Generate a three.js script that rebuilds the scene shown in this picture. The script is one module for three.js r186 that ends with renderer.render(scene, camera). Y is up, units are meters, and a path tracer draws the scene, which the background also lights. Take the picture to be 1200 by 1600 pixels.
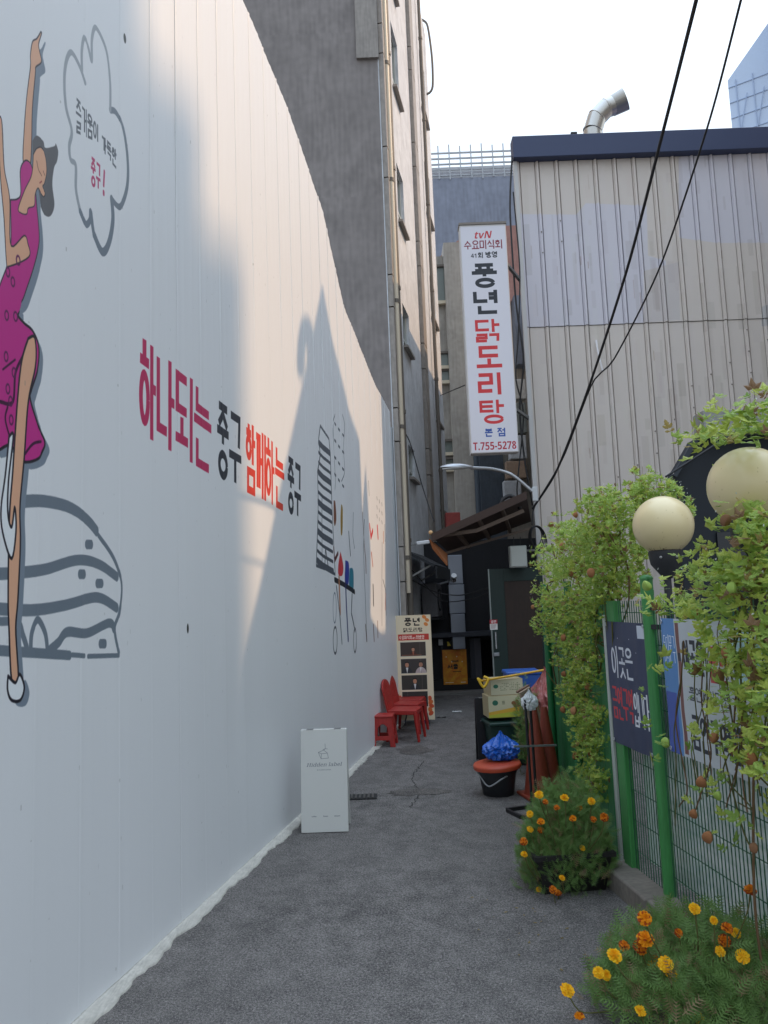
import * as THREE from 'three';
import { mergeGeometries } from 'three/addons/utils/BufferGeometryUtils.js';
import { RoundedBoxGeometry } from 'three/addons/geometries/RoundedBoxGeometry.js';
import { createNoise2D } from 'simplex-noise';

// ---------- camera ----------
const scene = new THREE.Scene();
const EYE = 2.0, FPX = 1200;                       // eye height in metres, focal length in photo pixels (1200 x 1600)
const camera = new THREE.PerspectiveCamera(2 * Math.atan(800 / FPX) * 180 / Math.PI, 0.75, 0.05, 600);
camera.rotation.order = 'YXZ';
camera.position.set(0, EYE, 0);
camera.rotation.set(6.5 * Math.PI / 180, 0, -2.2 * Math.PI / 180);
camera.updateMatrixWorld();
scene.add(camera);

// ---------- sky and sun ----------
const SUN_AZ = 80 * Math.PI / 180, SUN_EL = 45 * Math.PI / 180;
const sunDir = new THREE.Vector3(Math.sin(SUN_AZ) * Math.cos(SUN_EL), Math.sin(SUN_EL), -Math.cos(SUN_AZ) * Math.cos(SUN_EL));
{
  const w = 256, h = 128, a = new Float32Array(w * h * 4), d = new THREE.Vector3();
  for (let j = 0; j < h; j++) for (let i = 0; i < w; i++) {
    const ph = ((i + 0.5) / w - 0.5) * 2 * Math.PI, th = ((j + 0.5) / h - 0.5) * Math.PI;
    d.set(Math.cos(th) * Math.cos(ph), Math.sin(th), Math.cos(th) * Math.sin(ph));
    const t = Math.pow(Math.max(0, d.y), 2.3), g = Math.pow(Math.max(0, d.dot(sunDir)), 4) * 0.5;
    const k = (j * w + i) * 4;
    a[k] = 0.54 + 0.7 * t + g; a[k + 1] = 0.59 + 0.95 * t + g * 0.97; a[k + 2] = 0.63 + 1.34 * t + g * 0.9; a[k + 3] = 1;
  }
  const sky = new THREE.DataTexture(a, w, h, THREE.RGBAFormat, THREE.FloatType);
  sky.mapping = THREE.EquirectangularReflectionMapping; sky.magFilter = THREE.LinearFilter; sky.needsUpdate = true;
  scene.background = sky; scene.environment = sky;
}
const sun = new THREE.DirectionalLight(new THREE.Color(1, 0.67, 0.4), 2.0);
sun.position.copy(sunDir).multiplyScalar(60).add(new THREE.Vector3(0, 0, -8)); sun.target.position.set(0, 0, -8);
sun.castShadow = true; sun.shadow.mapSize.set(4096, 4096);
Object.assign(sun.shadow.camera, { left: -40, right: 40, top: 60, bottom: -30, near: 1, far: 150 });
scene.add(sun, sun.target);
const renderer = new THREE.WebGLRenderer();
renderer.toneMapping = THREE.LinearToneMapping;
renderer.toneMappingExposure = 1.5;
renderer.shadowMap.enabled = true;

// ---------- helpers ----------
function rng(seed) { let s = seed >>> 0; return () => { s = (s + 0x6D2B79F5) >>> 0; let t = Math.imul(s ^ (s >>> 15), 1 | s); t = (t + Math.imul(t ^ (t >>> 7), 61 | t)) ^ t; return ((t ^ (t >>> 14)) >>> 0) / 4294967296; }; }
const R = rng(7), rr = (a, b) => a + (b - a) * R(), noise = createNoise2D(rng(11));
const V3 = (x, y, z) => new THREE.Vector3(x, y, z), UP = V3(0, 1, 0), deg = Math.PI / 180;
const ray = (px, py) => V3((px - 600) / FPX, (800 - py) / FPX, -1).applyQuaternion(camera.quaternion);
const toPlane = (px, py, p, n) => { const r = ray(px, py), t = p.clone().sub(camera.position).dot(n) / r.dot(n); return camera.position.clone().addScaledVector(r, t); };
const G = (px, py) => toPlane(px, py, V3(0, 0, 0), UP);                       // where a pixel's ray meets the ground
const at = (px, py, depth) => toPlane(px, py, V3(0, 0, -depth), V3(0, 0, 1)); // ... and a frontal plane at that depth
class Upright {                                                                 // a vertical plane with s along it and h up
  constructor(a, b) { this.o = a.clone().setY(0); this.dir = b.clone().sub(a).setY(0).normalize(); this.n = V3(-this.dir.z, 0, this.dir.x); this.angle = Math.atan2(-this.dir.z, this.dir.x); }
  sh(px, py) { const p = toPlane(px, py, this.o, this.n); return [p.clone().sub(this.o).dot(this.dir), p.y]; }
  p(s, h, out = 0) { return this.o.clone().addScaledVector(this.dir, s).addScaledVector(this.n, out).setY(h); }
}
const taken = {};
function numbered(n) { taken[n] = (taken[n] ?? -1) + 1; return taken[n] ? n + '_' + String(taken[n]).padStart(3, '0') : n; }
function tag(o, label, category, group, kind) { o.userData = { label, category }; if (group) o.userData.group = group; if (kind) o.userData.kind = kind; return o; }
function thing(name, label, category, pos = V3(0, 0, 0), turn = 0, group) { const o = new THREE.Group(); o.name = numbered(name); o.position.copy(pos); o.rotation.y = turn; scene.add(o); return tag(o, label, category, group); }
function copyOf(o, label) { const c = o.clone(); c.name = numbered(o.name.replace(/_\d{3}$/, '')); c.userData = { ...o.userData }; if (label) c.userData.label = label; scene.add(c); return c; }
function part(parent, name, geo, mat, pos, rot) { const m = new THREE.Mesh(geo, mat); m.name = name; if (pos) m.position.copy(pos); if (rot) m.rotation.set(...rot); m.castShadow = m.receiveShadow = true; parent.add(m); return m; }
function structure(name, geo, mat, pos) { const m = part(scene, numbered(name), geo, mat, pos); m.userData = { kind: 'structure' }; return m; }
const box = (w, h, d, r = 0) => r ? new RoundedBoxGeometry(w, h, d, 2, r) : new THREE.BoxGeometry(w, h, d);
const cyl = (a, b, h, n = 16, open = false) => new THREE.CylinderGeometry(a, b, h, n, 1, open);
const tube = (pts, r, seg = 24, n = 7, closed = false) => new THREE.TubeGeometry(new THREE.CatmullRomCurve3(pts, closed, 'catmullrom', 0.4), seg, r, n, closed);
function bar(a, b, w, h = w) { const l = a.distanceTo(b), g = box(w, h, l), m = new THREE.Matrix4().lookAt(a, b, Math.abs(b.y - a.y) > 0.98 * l ? V3(1, 0, 0) : UP); m.setPosition(a.clone().add(b).multiplyScalar(0.5)); return g.applyMatrix4(m); }
function rod(a, b, r, r2 = r, n = 10) { const l = a.distanceTo(b), g = cyl(r2, r, l, n); g.applyQuaternion(new THREE.Quaternion().setFromUnitVectors(UP, b.clone().sub(a).normalize())); const c = a.clone().add(b).multiplyScalar(0.5); return g.translate(c.x, c.y, c.z); }
function prism(pts, depth, bevel = 0) { const s = new THREE.Shape(pts.map(([x, y]) => new THREE.Vector2(x, y))); return new THREE.ExtrudeGeometry(s, { depth, bevelEnabled: !!bevel, bevelSize: bevel, bevelThickness: bevel, bevelSegments: 1, curveSegments: 10 }); }
const merge = (list) => mergeGeometries(list.map((g) => { const q = g.index ? g.toNonIndexed() : g; for (const k of Object.keys(q.attributes)) if (!['position', 'normal', 'uv'].includes(k)) q.deleteAttribute(k); return q; }));
const C = (hex) => new THREE.Color(hex);
function mat(color, roughness = 0.8, extra = {}) { return new THREE.MeshStandardMaterial({ color: C(color), roughness, ...extra }); }
function canvas(w, h, bg) { const c = document.createElement('canvas'); c.width = w; c.height = h; const x = c.getContext('2d'); if (bg) { x.fillStyle = bg; x.fillRect(0, 0, w, h); } return [c, x]; }
function canvasTex(c) { const t = new THREE.CanvasTexture(c); t.colorSpace = THREE.SRGBColorSpace; t.anisotropy = 8; return t; }
function grey(n, f) { const a = new Uint8Array(n * n * 4); for (let j = 0; j < n; j++) for (let i = 0; i < n; i++) { const v = f(i, j), k = (j * n + i) * 4; if (Array.isArray(v)) { a[k] = v[0]; a[k + 1] = v[1]; a[k + 2] = v[2]; } else a[k] = a[k + 1] = a[k + 2] = Math.max(0, Math.min(255, v)); a[k + 3] = 255; } const t = new THREE.DataTexture(a, n, n); t.wrapS = t.wrapT = THREE.RepeatWrapping; t.magFilter = THREE.LinearFilter; t.minFilter = THREE.LinearMipmapLinearFilter; t.generateMipmaps = true; t.needsUpdate = true; return t; }
const per = (i, j, n, f) => { // noise that repeats after n pixels
  const a = i / n, b = j / n, m = (x, y) => noise(x * f, y * f);
  return (m(a, b) * (1 - a) + m(a - 1, b) * a) * (1 - b) + (m(a, b - 1) * (1 - a) + m(a - 1, b - 1) * a) * b; };
// weathered plaster / concrete / metal paint: grain and vertical run-off stains, multiplied with the colour
const rW = rng(21);
const wornMap = grey(512, (i, j) => 226 + 14 * per(i, j, 512, 4) + 10 * per(i, j, 512, 16) + 12 * per(i, j * 0.12, 512, 30) + (rW() - 0.5) * 12);
wornMap.colorSpace = THREE.SRGBColorSpace;
const worn = (color, roughness = 0.85, rep = 0.4) => { const t = wornMap.clone(); t.repeat.set(rep, rep); t.needsUpdate = true; return mat(color, roughness, { map: t }); };
// uv in metres for a box-like geometry, taken from the two axes its faces span
function metreUV(g) { const p = g.attributes.position, n = g.attributes.normal, u = g.attributes.uv; for (let i = 0; i < p.count; i++) { const ax = Math.abs(n.getX(i)), ay = Math.abs(n.getY(i)), az = Math.abs(n.getZ(i)); if (ay > ax && ay > az) u.setXY(i, p.getX(i), p.getZ(i)); else if (ax > az) u.setXY(i, p.getZ(i), p.getY(i)); else u.setXY(i, p.getX(i), p.getY(i)); } return g; }

// ---------- Hangul lettering drawn stroke by stroke ----------
const circ = (cx, cy, rx, ry) => Array.from({ length: 25 }, (_, i) => [cx + rx * Math.cos(i / 12 * Math.PI), cy + ry * Math.sin(i / 12 * Math.PI)]);
const CON = {
  'ㄱ': [[[0, .06], [.95, .06], [.9, 1]]], 'ㄴ': [[[.05, 0], [.05, .94], [1, .94]]], 'ㄷ': [[[1, .06], [.05, .06], [.05, .94], [1, .94]]],
  'ㄹ': [[[0, .05], [.95, .05], [.95, .5], [.05, .5], [.05, .95], [1, .95]]], 'ㅁ': [[[.05, .05], [.95, .05], [.95, .95], [.05, .95], [.05, .05], [.1, .05]]],
  'ㅂ': [[[.06, 0], [.06, .95], [.94, .95], [.94, 0]], [[.06, .48], [.94, .48]]], 'ㅅ': [[[.5, 0], [.46, .35], [0, 1]], [[.5, .3], [1, 1]]], 'ㅇ': [circ(.5, .5, .46, .46)],
  'ㅈ': [[[0, .05], [1, .05]], [[.52, .05], [.46, .42], [0, 1]], [[.5, .38], [1, 1]]], 'ㅌ': [[[1, .05], [.05, .05], [.05, .95], [1, .95]], [[.05, .5], [.95, .5]]],
  'ㅍ': [[[0, .05], [1, .05]], [[.27, .05], [.27, .95]], [[.73, .05], [.73, .95]], [[0, .95], [1, .95]]], 'ㅎ': [[[.5, -.08], [.5, .16]], [[0, .2], [1, .2]], circ(.5, .68, .4, .3)],
};
const JC = [...'ㄱㄲㄴㄷㄸㄹㅁㅂㅃㅅㅆㅇㅈㅉㅊㅋㅌㅍㅎ'], JV = [...'ㅏㅐㅑㅒㅓㅔㅕㅖㅗㅘㅙㅚㅛㅜㅝㅞㅟㅠㅡㅢㅣ'], JF = ['', 'ㄱ', 'ㄲ', 'ㄳ', 'ㄴ', 'ㄵ', 'ㄶ', 'ㄷ', 'ㄹ', 'ㄺ', 'ㄻ', 'ㄼ', 'ㄽ', 'ㄾ', 'ㄿ', 'ㅀ', 'ㅁ', 'ㅂ', 'ㅄ', 'ㅅ', 'ㅆ', 'ㅇ', 'ㅈ', 'ㅊ', 'ㅋ', 'ㅌ', 'ㅍ', 'ㅎ'];
const VERT = { 'ㅏ': [[[.3, 0], [.3, 1]], [[.3, .45], [1, .45]]], 'ㅓ': [[[.75, 0], [.75, 1]], [[0, .45], [.75, .45]]], 'ㅕ': [[[.75, 0], [.75, 1]], [[0, .3], [.75, .3]], [[0, .6], [.75, .6]]], 'ㅣ': [[[.6, 0], [.6, 1]]], 'ㅔ': [[[.45, 0], [.45, 1]], [[0, .45], [.45, .45]], [[1, 0], [1, 1]]] };
const HORI = { 'ㅗ': [[[.5, 0], [.5, .85]], [[0, .85], [1, .85]]], 'ㅛ': [[[.3, 0], [.3, .85]], [[.7, 0], [.7, .85]], [[0, .85], [1, .85]]], 'ㅜ': [[[0, .1], [1, .1]], [[.5, .1], [.5, 1]]], 'ㅡ': [[[0, .5], [1, .5]]] };
const put = (list, x0, y0, x1, y1) => list.map((l) => l.map(([x, y]) => [x0 + (x1 - x0) * x, y0 + (y1 - y0) * y]));
const conAt = (c, x0, y0, x1, y1) => c === 'ㄲ' ? [...put(CON['ㄱ'], x0, y0, x0 + (x1 - x0) * .42, y1), ...put(CON['ㄱ'], x0 + (x1 - x0) * .54, y0, x1, y1)] : c === 'ㄺ' ? [...put(CON['ㄹ'], x0, y0, x0 + (x1 - x0) * .46, y1), ...put(CON['ㄱ'], x0 + (x1 - x0) * .58, y0, x1, y1)] : put(CON[c] ?? CON['ㅇ'], x0, y0, x1, y1);
function syllable(ch) { // strokes of one syllable block in the unit square, y down
  const k = ch.charCodeAt(0) - 0xAC00; if (k < 0 || k > 11171) return [];
  const c = JC[Math.floor(k / 588)], v = JV[Math.floor((k % 588) / 28)], f = JF[k % 28], low = f ? .58 : .97, out = [];
  if (VERT[v]) { out.push(...conAt(c, .05, .06, v === 'ㅔ' ? .42 : .56, f ? .5 : .86), ...put(VERT[v], v === 'ㅔ' ? .5 : .62, .0, .98, f ? .58 : 1)); if (f) out.push(...conAt(f, f === 'ㄺ' ? .06 : .2, .68, .92, .98)); }
  else if (v === 'ㅚ') { out.push(...conAt(c, .06, .06, .62, .48), ...put(HORI['ㅗ'], 0, .54, .7, .84), [[.88, 0], [.88, 1]]); }
  else if (HORI[v]) { const hasStem = v !== 'ㅡ', a = f ? .3 : .46, b = f ? (hasStem ? .54 : .5) : (hasStem ? .96 : .8); out.push(...conAt(c, .14, .04, .86, a), ...put(HORI[v], 0, f ? a + .06 : a + .1, 1, b)); if (f) out.push(...conAt(f, .16, .66, .86, .97)); }
  else out.push(...conAt(c, .05, .06, .56, .86), [[.85, 0], [.85, 1]]);
  return out;
}
// draws a line of Hangul; map(u, v) takes the unit square of the whole line to canvas pixels
function writeHangul(x, str, map, width, colour, gap = .12) {
  const chars = [...str], step = 1 / (chars.length + (chars.length - 1) * gap); x.strokeStyle = colour; x.lineWidth = width; x.lineCap = 'butt'; x.lineJoin = 'miter';
  chars.forEach((ch, i) => { for (const l of syllable(ch)) { x.beginPath(); l.forEach(([u, v], k) => { const q = map(i * step * (1 + gap) + u * step, v); k ? x.lineTo(...q) : x.moveTo(...q); }); x.stroke(); } });
}
const rectMap = (x0, y0, w, h) => (u, v) => [x0 + u * w, y0 + v * h];

// ---------- ground ----------
const rA = rng(31);
const asphaltCol = grey(1024, (i, j) => { const r = rA(); return 146 + 12 * per(i, j, 1024, 3) + 18 * per(i, j, 1024, 8) + 14 * per(i, j, 1024, 22) + 44 * per(i, j, 1024, 120) + 46 * Math.min(0, per(i, j, 1024, 90) + .35) + (r - .5) * 90 + (r > .96 ? 80 : 0) - (r < .06 ? 60 : 0); });
asphaltCol.colorSpace = THREE.SRGBColorSpace; asphaltCol.repeat.set(1 / 2.6, 1 / 2.6);
const rB = rng(32);
const asphaltBump = grey(1024, (i, j) => 128 + 30 * per(i, j, 1024, 60) + 60 * per(i, j, 1024, 120) + (rB() - .5) * 80); asphaltBump.repeat.set(1 / 2.6, 1 / 2.6);
const asphaltMat = new THREE.MeshStandardMaterial({ map: asphaltCol, bumpMap: asphaltBump, bumpScale: 0.01, roughness: 0.82, color: new THREE.Color().setRGB(.44, .405, .38) });
{ // one sheet; worn pale patches and tarry ones as blotches of their own colour
  const xs = [], zs = []; for (let x = -4; x <= 6; x += .1) xs.push(x); xs.unshift(-300, -60, -15); xs.push(15, 60, 300);
  for (let z = 3; z >= -24; z -= .1) zs.push(z); zs.unshift(200, 40); zs.push(-45, -120, -400);
  const pos = [], uv = [], idx = [];
  zs.forEach((z) => xs.forEach((x) => { pos.push(x, 0, z); uv.push(x, z); }));
  for (let j = 0; j + 1 < zs.length; j++) for (let i = 0; i + 1 < xs.length; i++) { const a = j * xs.length + i, b = a + xs.length; idx.push(a, a + 1, b, a + 1, b + 1, b); }
  const g = new THREE.BufferGeometry(); g.setAttribute('position', new THREE.Float32BufferAttribute(pos, 3)); g.setAttribute('uv', new THREE.Float32BufferAttribute(uv, 2)); g.setIndex(idx); g.computeVertexNormals();
  structure('ground', g, asphaltMat);
}

// ---------- the painted hoarding ----------
const W0 = G(185, 1540), W1 = G(575, 1178), wall = new Upright(W0, W1);
const wallNormal = wall.n.x > 0 ? 1 : -1;                               // the side that faces the alley
const PW = 0.37, S0 = -1.48, S1 = S0 + 14 * PW, TOPH = 7.4;
const topPx = [[379, 0], [450, 172], [504, 330], [536, 476], [585, 600], [613, 651]].map(([x, y]) => wall.sh(x, y));
const topAt = (s) => { const t = topPx; if (s <= t[0][0]) return t[0][1] + (t[0][0] - s) * .05; for (let i = 0; i + 1 < t.length; i++) if (s <= t[i + 1][0]) { const k = (s - t[i][0]) / (t[i + 1][0] - t[i][0]); return t[i][1] + k * (t[i + 1][1] - t[i][1]); } return t[t.length - 1][1]; };
const SEND = wall.sh(623, 1000)[0];
const muralSpan = [[S0, S1], [S1, SEND + .4]];
const paint = 'rgb(224,226,228)';
function mural(which) {
  const [a, b] = muralSpan[which], N = 2048, [c, x] = canvas(N, N, paint);
  const sx = N / (b - a), sy = N / TOPH;
  const P = (px, py) => { const [s, h] = wall.sh(px, py); return [(s - a) * sx, N - h * sy]; };
  const path = (pts, close) => { x.beginPath(); pts.forEach(([u, v], i) => { const q = P(u, v); i ? x.lineTo(...q) : x.moveTo(...q); }); if (close) x.closePath(); };
  const smooth = (pts, n = 8) => new THREE.SplineCurve(pts.map(([u, v]) => new THREE.Vector2(u, v))).getPoints(pts.length * n).map((p) => [p.x, p.y]);
  const fill = (pts, colour, line) => { path(smooth([...pts, pts[0]], 5), true); x.fillStyle = colour; x.fill(); if (line) { x.strokeStyle = '#23202a'; x.lineWidth = line; x.stroke(); } };
  const stroke = (pts, colour, w, sharp) => { path(sharp ? pts : smooth(pts)); x.strokeStyle = colour; x.lineWidth = w; x.lineJoin = 'round'; x.lineCap = 'round'; x.stroke(); };
  const words = (str, tl, tr, br, bl, colour, metres, gap) => writeHangul(x, str, (u, v) => { const l = [tl[0] + (bl[0] - tl[0]) * v, tl[1] + (bl[1] - tl[1]) * v], r = [tr[0] + (br[0] - tr[0]) * v, tr[1] + (br[1] - tr[1]) * v], q = [l[0] + (r[0] - l[0]) * u, l[1] + (r[1] - l[1]) * u]; return P(...q); }, metres * sy, colour, gap);
  const z4 = (l) => l.map(([u, v]) => [u / 3.81, v / 3.81]), z2 = (l) => l.map(([u, v]) => [u / 2.58, 500 + v / 2.58]), z3 = (l) => l.map(([u, v]) => [480 + u / 3.64, 620 + v / 3.64]);
  const GREY = '#707b86', PALE = '#9aa0a6', SKIN = '#dba98a', PINK = '#bd2f86', SHAD = '#7b8794';
  // the round building drawn in thick grey brush lines
  const brush = (pts, w = 15) => stroke(z2(pts), GREY, w * .78);
  brush([[80, 732], [170, 730], [270, 752], [345, 800], [390, 850]], 22); brush([[398, 868], [450, 945], [480, 1020], [490, 1085], [480, 1180], [462, 1245], [478, 1340]], 11);
  brush([[-60, 1025], [60, 1020], [180, 1005], [310, 968], [400, 985], [470, 1035]], 20); brush([[-60, 1160], [120, 1170], [260, 1150], [390, 1118], [470, 1160]], 20);
  brush([[200, 1330], [235, 1300], [270, 1258], [350, 1262], [440, 1222], [460, 1245]], 18); brush([[-40, 1330], [80, 1338], [280, 1352]], 17); brush([[290, 1350], [340, 1354]], 9); brush([[355, 1356], [478, 1352]], 9);
  brush([[120, 1335], [125, 1260], [150, 1208], [180, 1260], [190, 1335]], 13); brush([[0, 1215], [70, 1220], [90, 1270], [105, 1320]], 14);
  for (const [u, v] of [[352, 905], [322, 1025], [395, 1062], [408, 1305]]) brush([[u - 2, v], [u + 16, v]], 18);
  // speech cloud
  const cloud = [[505, 492], [470, 390], [425, 312], [395, 360], [382, 480], [392, 640], [425, 780], [410, 870], [418, 950], [448, 985], [450, 1130], [475, 1260], [510, 1335], [535, 1310], [540, 1262], [560, 1400], [610, 1500], [650, 1440], [672, 1310], [665, 1185], [715, 1230], [755, 1120], [760, 960], [735, 770], [690, 670], [657, 655], [655, 480], [630, 290], [572, 165], [548, 230], [546, 360], [525, 280], [500, 225], [485, 300], [486, 420]];
  stroke(z4(cloud.slice(0, 12)), PALE, 9); stroke(z4(cloud.slice(11, 17)), GREY, 11); stroke(z4(cloud.slice(15, 20)), GREY, 14); stroke(z4(cloud.slice(19, 26)), '#737d87', 11); stroke(z4(cloud.slice(25)), PALE, 9);
  words('즐거움이', [118, 150], [154, 196], [154, 222], [118, 208], '#5d636a', .016, .1); words('가득한', [159, 210], [182, 235], [182, 264], [159, 234], '#5d636a', .016, .1); words('중구', [142, 243], [157, 258], [157, 298], [142, 290], '#b5406a', .018, .1); stroke([[163, 268], [162, 290]], '#b5406a', 6); stroke([[162, 300], [162, 303]], '#b5406a', 7);
  // dancing figure: grey drop print first, then the colours
  x.save(); x.translate(14, 8);
  const arm = z4([[238, 190], [215, 230], [190, 250], [178, 330], [178, 400], [155, 590], [140, 780], [135, 970], [175, 985], [185, 850], [190, 650], [207, 440], [210, 400], [242, 370], [232, 310], [226, 262], [243, 200]]);
  const torso = z4([[60, 1190], [100, 1185], [120, 1150], [118, 1010], [150, 955], [185, 990], [205, 1110], [215, 1235], [224, 1330], [228, 1440], [205, 1560], [162, 1700], [122, 1800], [60, 1820], [-30, 1800], [0, 1690], [40, 1580], [62, 1480]]);
  const skirt = z2([[-40, -70], [60, -66], [74, -40], [72, -15], [98, 15], [130, 45], [155, 110], [150, 200], [125, 280], [120, 320], [150, 420], [180, 490], [170, 530], [150, 560], [90, 570], [40, 505], [-40, 480]]);
  const leg = z2([[112, 75], [138, 72], [142, 180], [112, 330], [95, 560], [78, 750], [80, 900], [70, 1130], [62, 1250], [72, 1450], [46, 1455], [36, 1250], [32, 1100], [36, 800], [50, 600], [68, 330], [85, 170]]);
  const shoe = z2([[32, 1435], [60, 1462], [78, 1428], [95, 1480], [80, 1532], [45, 1532], [30, 1490]]);
  for (const q of [arm, torso, skirt, leg, shoe]) fill(q, SHAD);
  x.restore();
  fill(arm, SKIN, 2);
  fill(z4([[190, 840], [215, 808], [255, 840], [270, 880], [322, 870], [330, 855], [345, 900], [338, 960], [320, 1000], [310, 1100], [322, 1220], [300, 1285], [265, 1280], [240, 1230], [228, 1150], [195, 1000]]), '#5f5f62');
  fill(torso, PINK, 2);
  fill(z4([[195, 920], [215, 885], [245, 880], [270, 930], [278, 1020], [265, 1090], [252, 1110], [268, 1150], [258, 1172], [240, 1150], [222, 1120], [205, 1160], [200, 1225], [165, 1240], [155, 1275], [120, 1268], [106, 1240], [140, 1140], [185, 1040]]), SKIN, 1.5);
  stroke(z4([[215, 960], [225, 1010], [245, 1045]]), '#8d5b48', 2); stroke(z4([[255, 1020], [266, 1042]]), '#8d5b48', 2); stroke(z4([[232, 1090], [246, 1080]]), '#a04a4a', 2);
  fill(skirt, PINK, 4); fill(z4([[-20, 1720], [60, 1700], [140, 1700], [128, 1770], [112, 1850], [60, 1900], [-20, 1880]]), PINK);
  fill(z4([[-20, 700], [8, 720], [22, 1000], [55, 1180], [62, 1460], [140, 1403], [162, 1450], [168, 1530], [55, 1585], [36, 1560], [20, 1300], [0, 1060]]), SKIN, 2);
  stroke(z2([[0, 330], [50, 330], [62, 210], [100, 130]]), '#3d1437', 5); stroke(z2([[40, 480], [20, 400], [30, 350]]), '#3d1437', 4); stroke(z2([[95, 545], [130, 500], [165, 490]]), '#3d1437', 4); stroke(z2([[10, 200], [60, 160]]), '#3d1437', 3);
  const rD = rng(5); for (let i = 0; i < 26; i++) { const yy = 330 + rD() * 350, q = P(4 + rD() * (yy > 420 && yy < 510 ? 20 : 38), yy); x.strokeStyle = '#5c1d50'; x.lineWidth = 3; x.beginPath(); x.ellipse(q[0], q[1], 5, 6, 0, 0, 7); if (i % 2) x.stroke(); }
  fill(leg, SKIN, 4); fill(z2([[35, 470], [52, 468], [32, 650], [30, 780], [45, 835], [57, 755], [62, 850], [45, 962], [10, 860], [2, 760], [20, 620]]), '#e4e8ea', 4); fill(shoe, '#e4e8ea', 4);
  // the slogan
  words('하나되는', [217, 524], [330, 618], [330, 741], [217, 676], '#bb2a5c', .066, .04);
  words('중구', [339, 624], [377, 652], [377, 764], [339, 743], '#242c38', .066, .04);
  words('함께하는', [384, 656], [444, 705], [444, 799], [384, 766], '#d8402f', .066, .04);
  words('중구', [449, 711], [470, 728], [470, 813], [449, 799], '#242c38', .066, .04);
  // tower drawn in grey lines, a family on a bicycle, further small figures
  const ink = '#4c545e', L = (p, w = 6, col = ink) => stroke(z3(p), col, w * 1.6, true);
  L([[75, 165], [65, 240], [75, 330], [58, 430], [62, 600], [50, 960], [100, 978], [104, 860], [122, 990], [158, 1010], [140, 620], [130, 330], [122, 240], [75, 165]], 6);
  for (let i = 0; i < 13; i++) { const y = 260 + i * 56; L([[66 - i * .8, y], [92, y + 30], [128 + i * 1.6, y + 62]], i % 3 ? 7 : 13); if (i > 5) L([[85, y - 30], [84, y + 24]], 4); }
  stroke(z3([[158, 100], [145, 160], [150, 300], [160, 460], [158, 530]]), ink, 5); stroke(z3([[198, 100], [210, 160], [205, 300], [212, 420], [195, 480]]), ink, 5); for (let i = 0; i < 12; i++) L([[155 + (i % 3) * 22, 150 + i * 32], [163 + (i % 3) * 22, 160 + i * 32]], 6);
  fill(z3([[150, 590], [160, 600], [166, 690], [156, 735], [150, 690]]), '#7a4a30'); fill(z3([[194, 610], [202, 640], [200, 770], [192, 780], [190, 690]]), '#9a7c2f');
  fill(z3([[190, 880], [205, 960], [200, 1015], [178, 1010], [178, 950]]), '#c93a40'); fill(z3([[216, 930], [236, 950], [234, 1060], [214, 1060]]), '#2f3c96'); fill(z3([[240, 975], [262, 985], [262, 1095], [238, 1080]]), '#2f7d92');
  L([[155, 1040], [200, 1062], [270, 1110]], 11, '#20242c'); L([[182, 1030], [188, 1225]], 14, '#b57c5c'); L([[218, 1060], [222, 1190], [232, 1380]], 12, '#29356e'); L([[165, 1080], [185, 1230], [198, 1400]], 8, '#5a636e'); L([[255, 1100], [250, 1230], [272, 1330]], 8, '#39434f');
  stroke(z3(circ(158, 1385, 11, 75)), '#3a3f48', 8); stroke(z3(circ(272, 1385, 9, 68)), '#3a3f48', 8); stroke(z3(circ(155, 1200, 9, 85)), '#4b5a70', 5); L([[263, 660], [260, 790], [270, 860]], 4); L([[150, 860], [155, 930], [175, 890]], 9, '#5a2f2f'); L([[235, 770], [245, 900]], 7, '#2d3440');
  L([[312, 660], [322, 820], [333, 930], [335, 1000]], 7, '#6a3f3a'); L([[325, 700], [318, 860], [338, 1390]], 5); L([[355, 730], [362, 800], [372, 760]], 12, '#c93a40'); L([[398, 740], [402, 800]], 14, '#c93a40'); L([[432, 770], [433, 830]], 7, '#b5602f'); L([[440, 730], [442, 820]], 6); L([[374, 1075], [377, 1180]], 12, '#2a2c30'); L([[330, 1300], [336, 1385]], 8, '#5a3a30'); L([[376, 1300], [380, 1385]], 9, '#6a3030'); L([[400, 1280], [402, 1365]], 8, '#70382f'); L([[425, 830], [424, 1300]], 5); L([[430, 1040], [445, 1100], [448, 1240]], 5); L([[446, 1120], [442, 1210]], 6, '#c05040'); for (let i = 0; i < 9; i++) L([[395 + i % 3 * 14, 570 + i * 17], [397 + i % 3 * 14, 585 + i * 17]], 5);
  L([[348, 480], [352, 560]], 4); L([[365, 890], [372, 960]], 9, '#b5584a');
  // small scuffs and rivet holes in the paint
  const rS = rng(90 + which); for (let i = 0; i < 260; i++) { x.fillStyle = 'rgba(120,120,116,' + (.1 + rS() * .3) + ')'; x.fillRect(rS() * N, rS() * N, 1 + rS() * 3, 1 + rS() * 6); }
  for (const [u, v] of [[195, 60], [293, 982]]) { const q = P(u, v); x.fillStyle = '#222'; x.beginPath(); x.ellipse(q[0], q[1], 6, 9, 0, 0, 7); x.fill(); }
  return canvasTex(c);
}
const wallMats = [0, 1].map((k) => new THREE.MeshPhysicalMaterial({ map: mural(k), roughness: 0.42, specularIntensity: 0.8 }));
const wallPlain = new THREE.MeshPhysicalMaterial({ color: C(paint), roughness: 0.42, specularIntensity: 0.8 });
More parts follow.
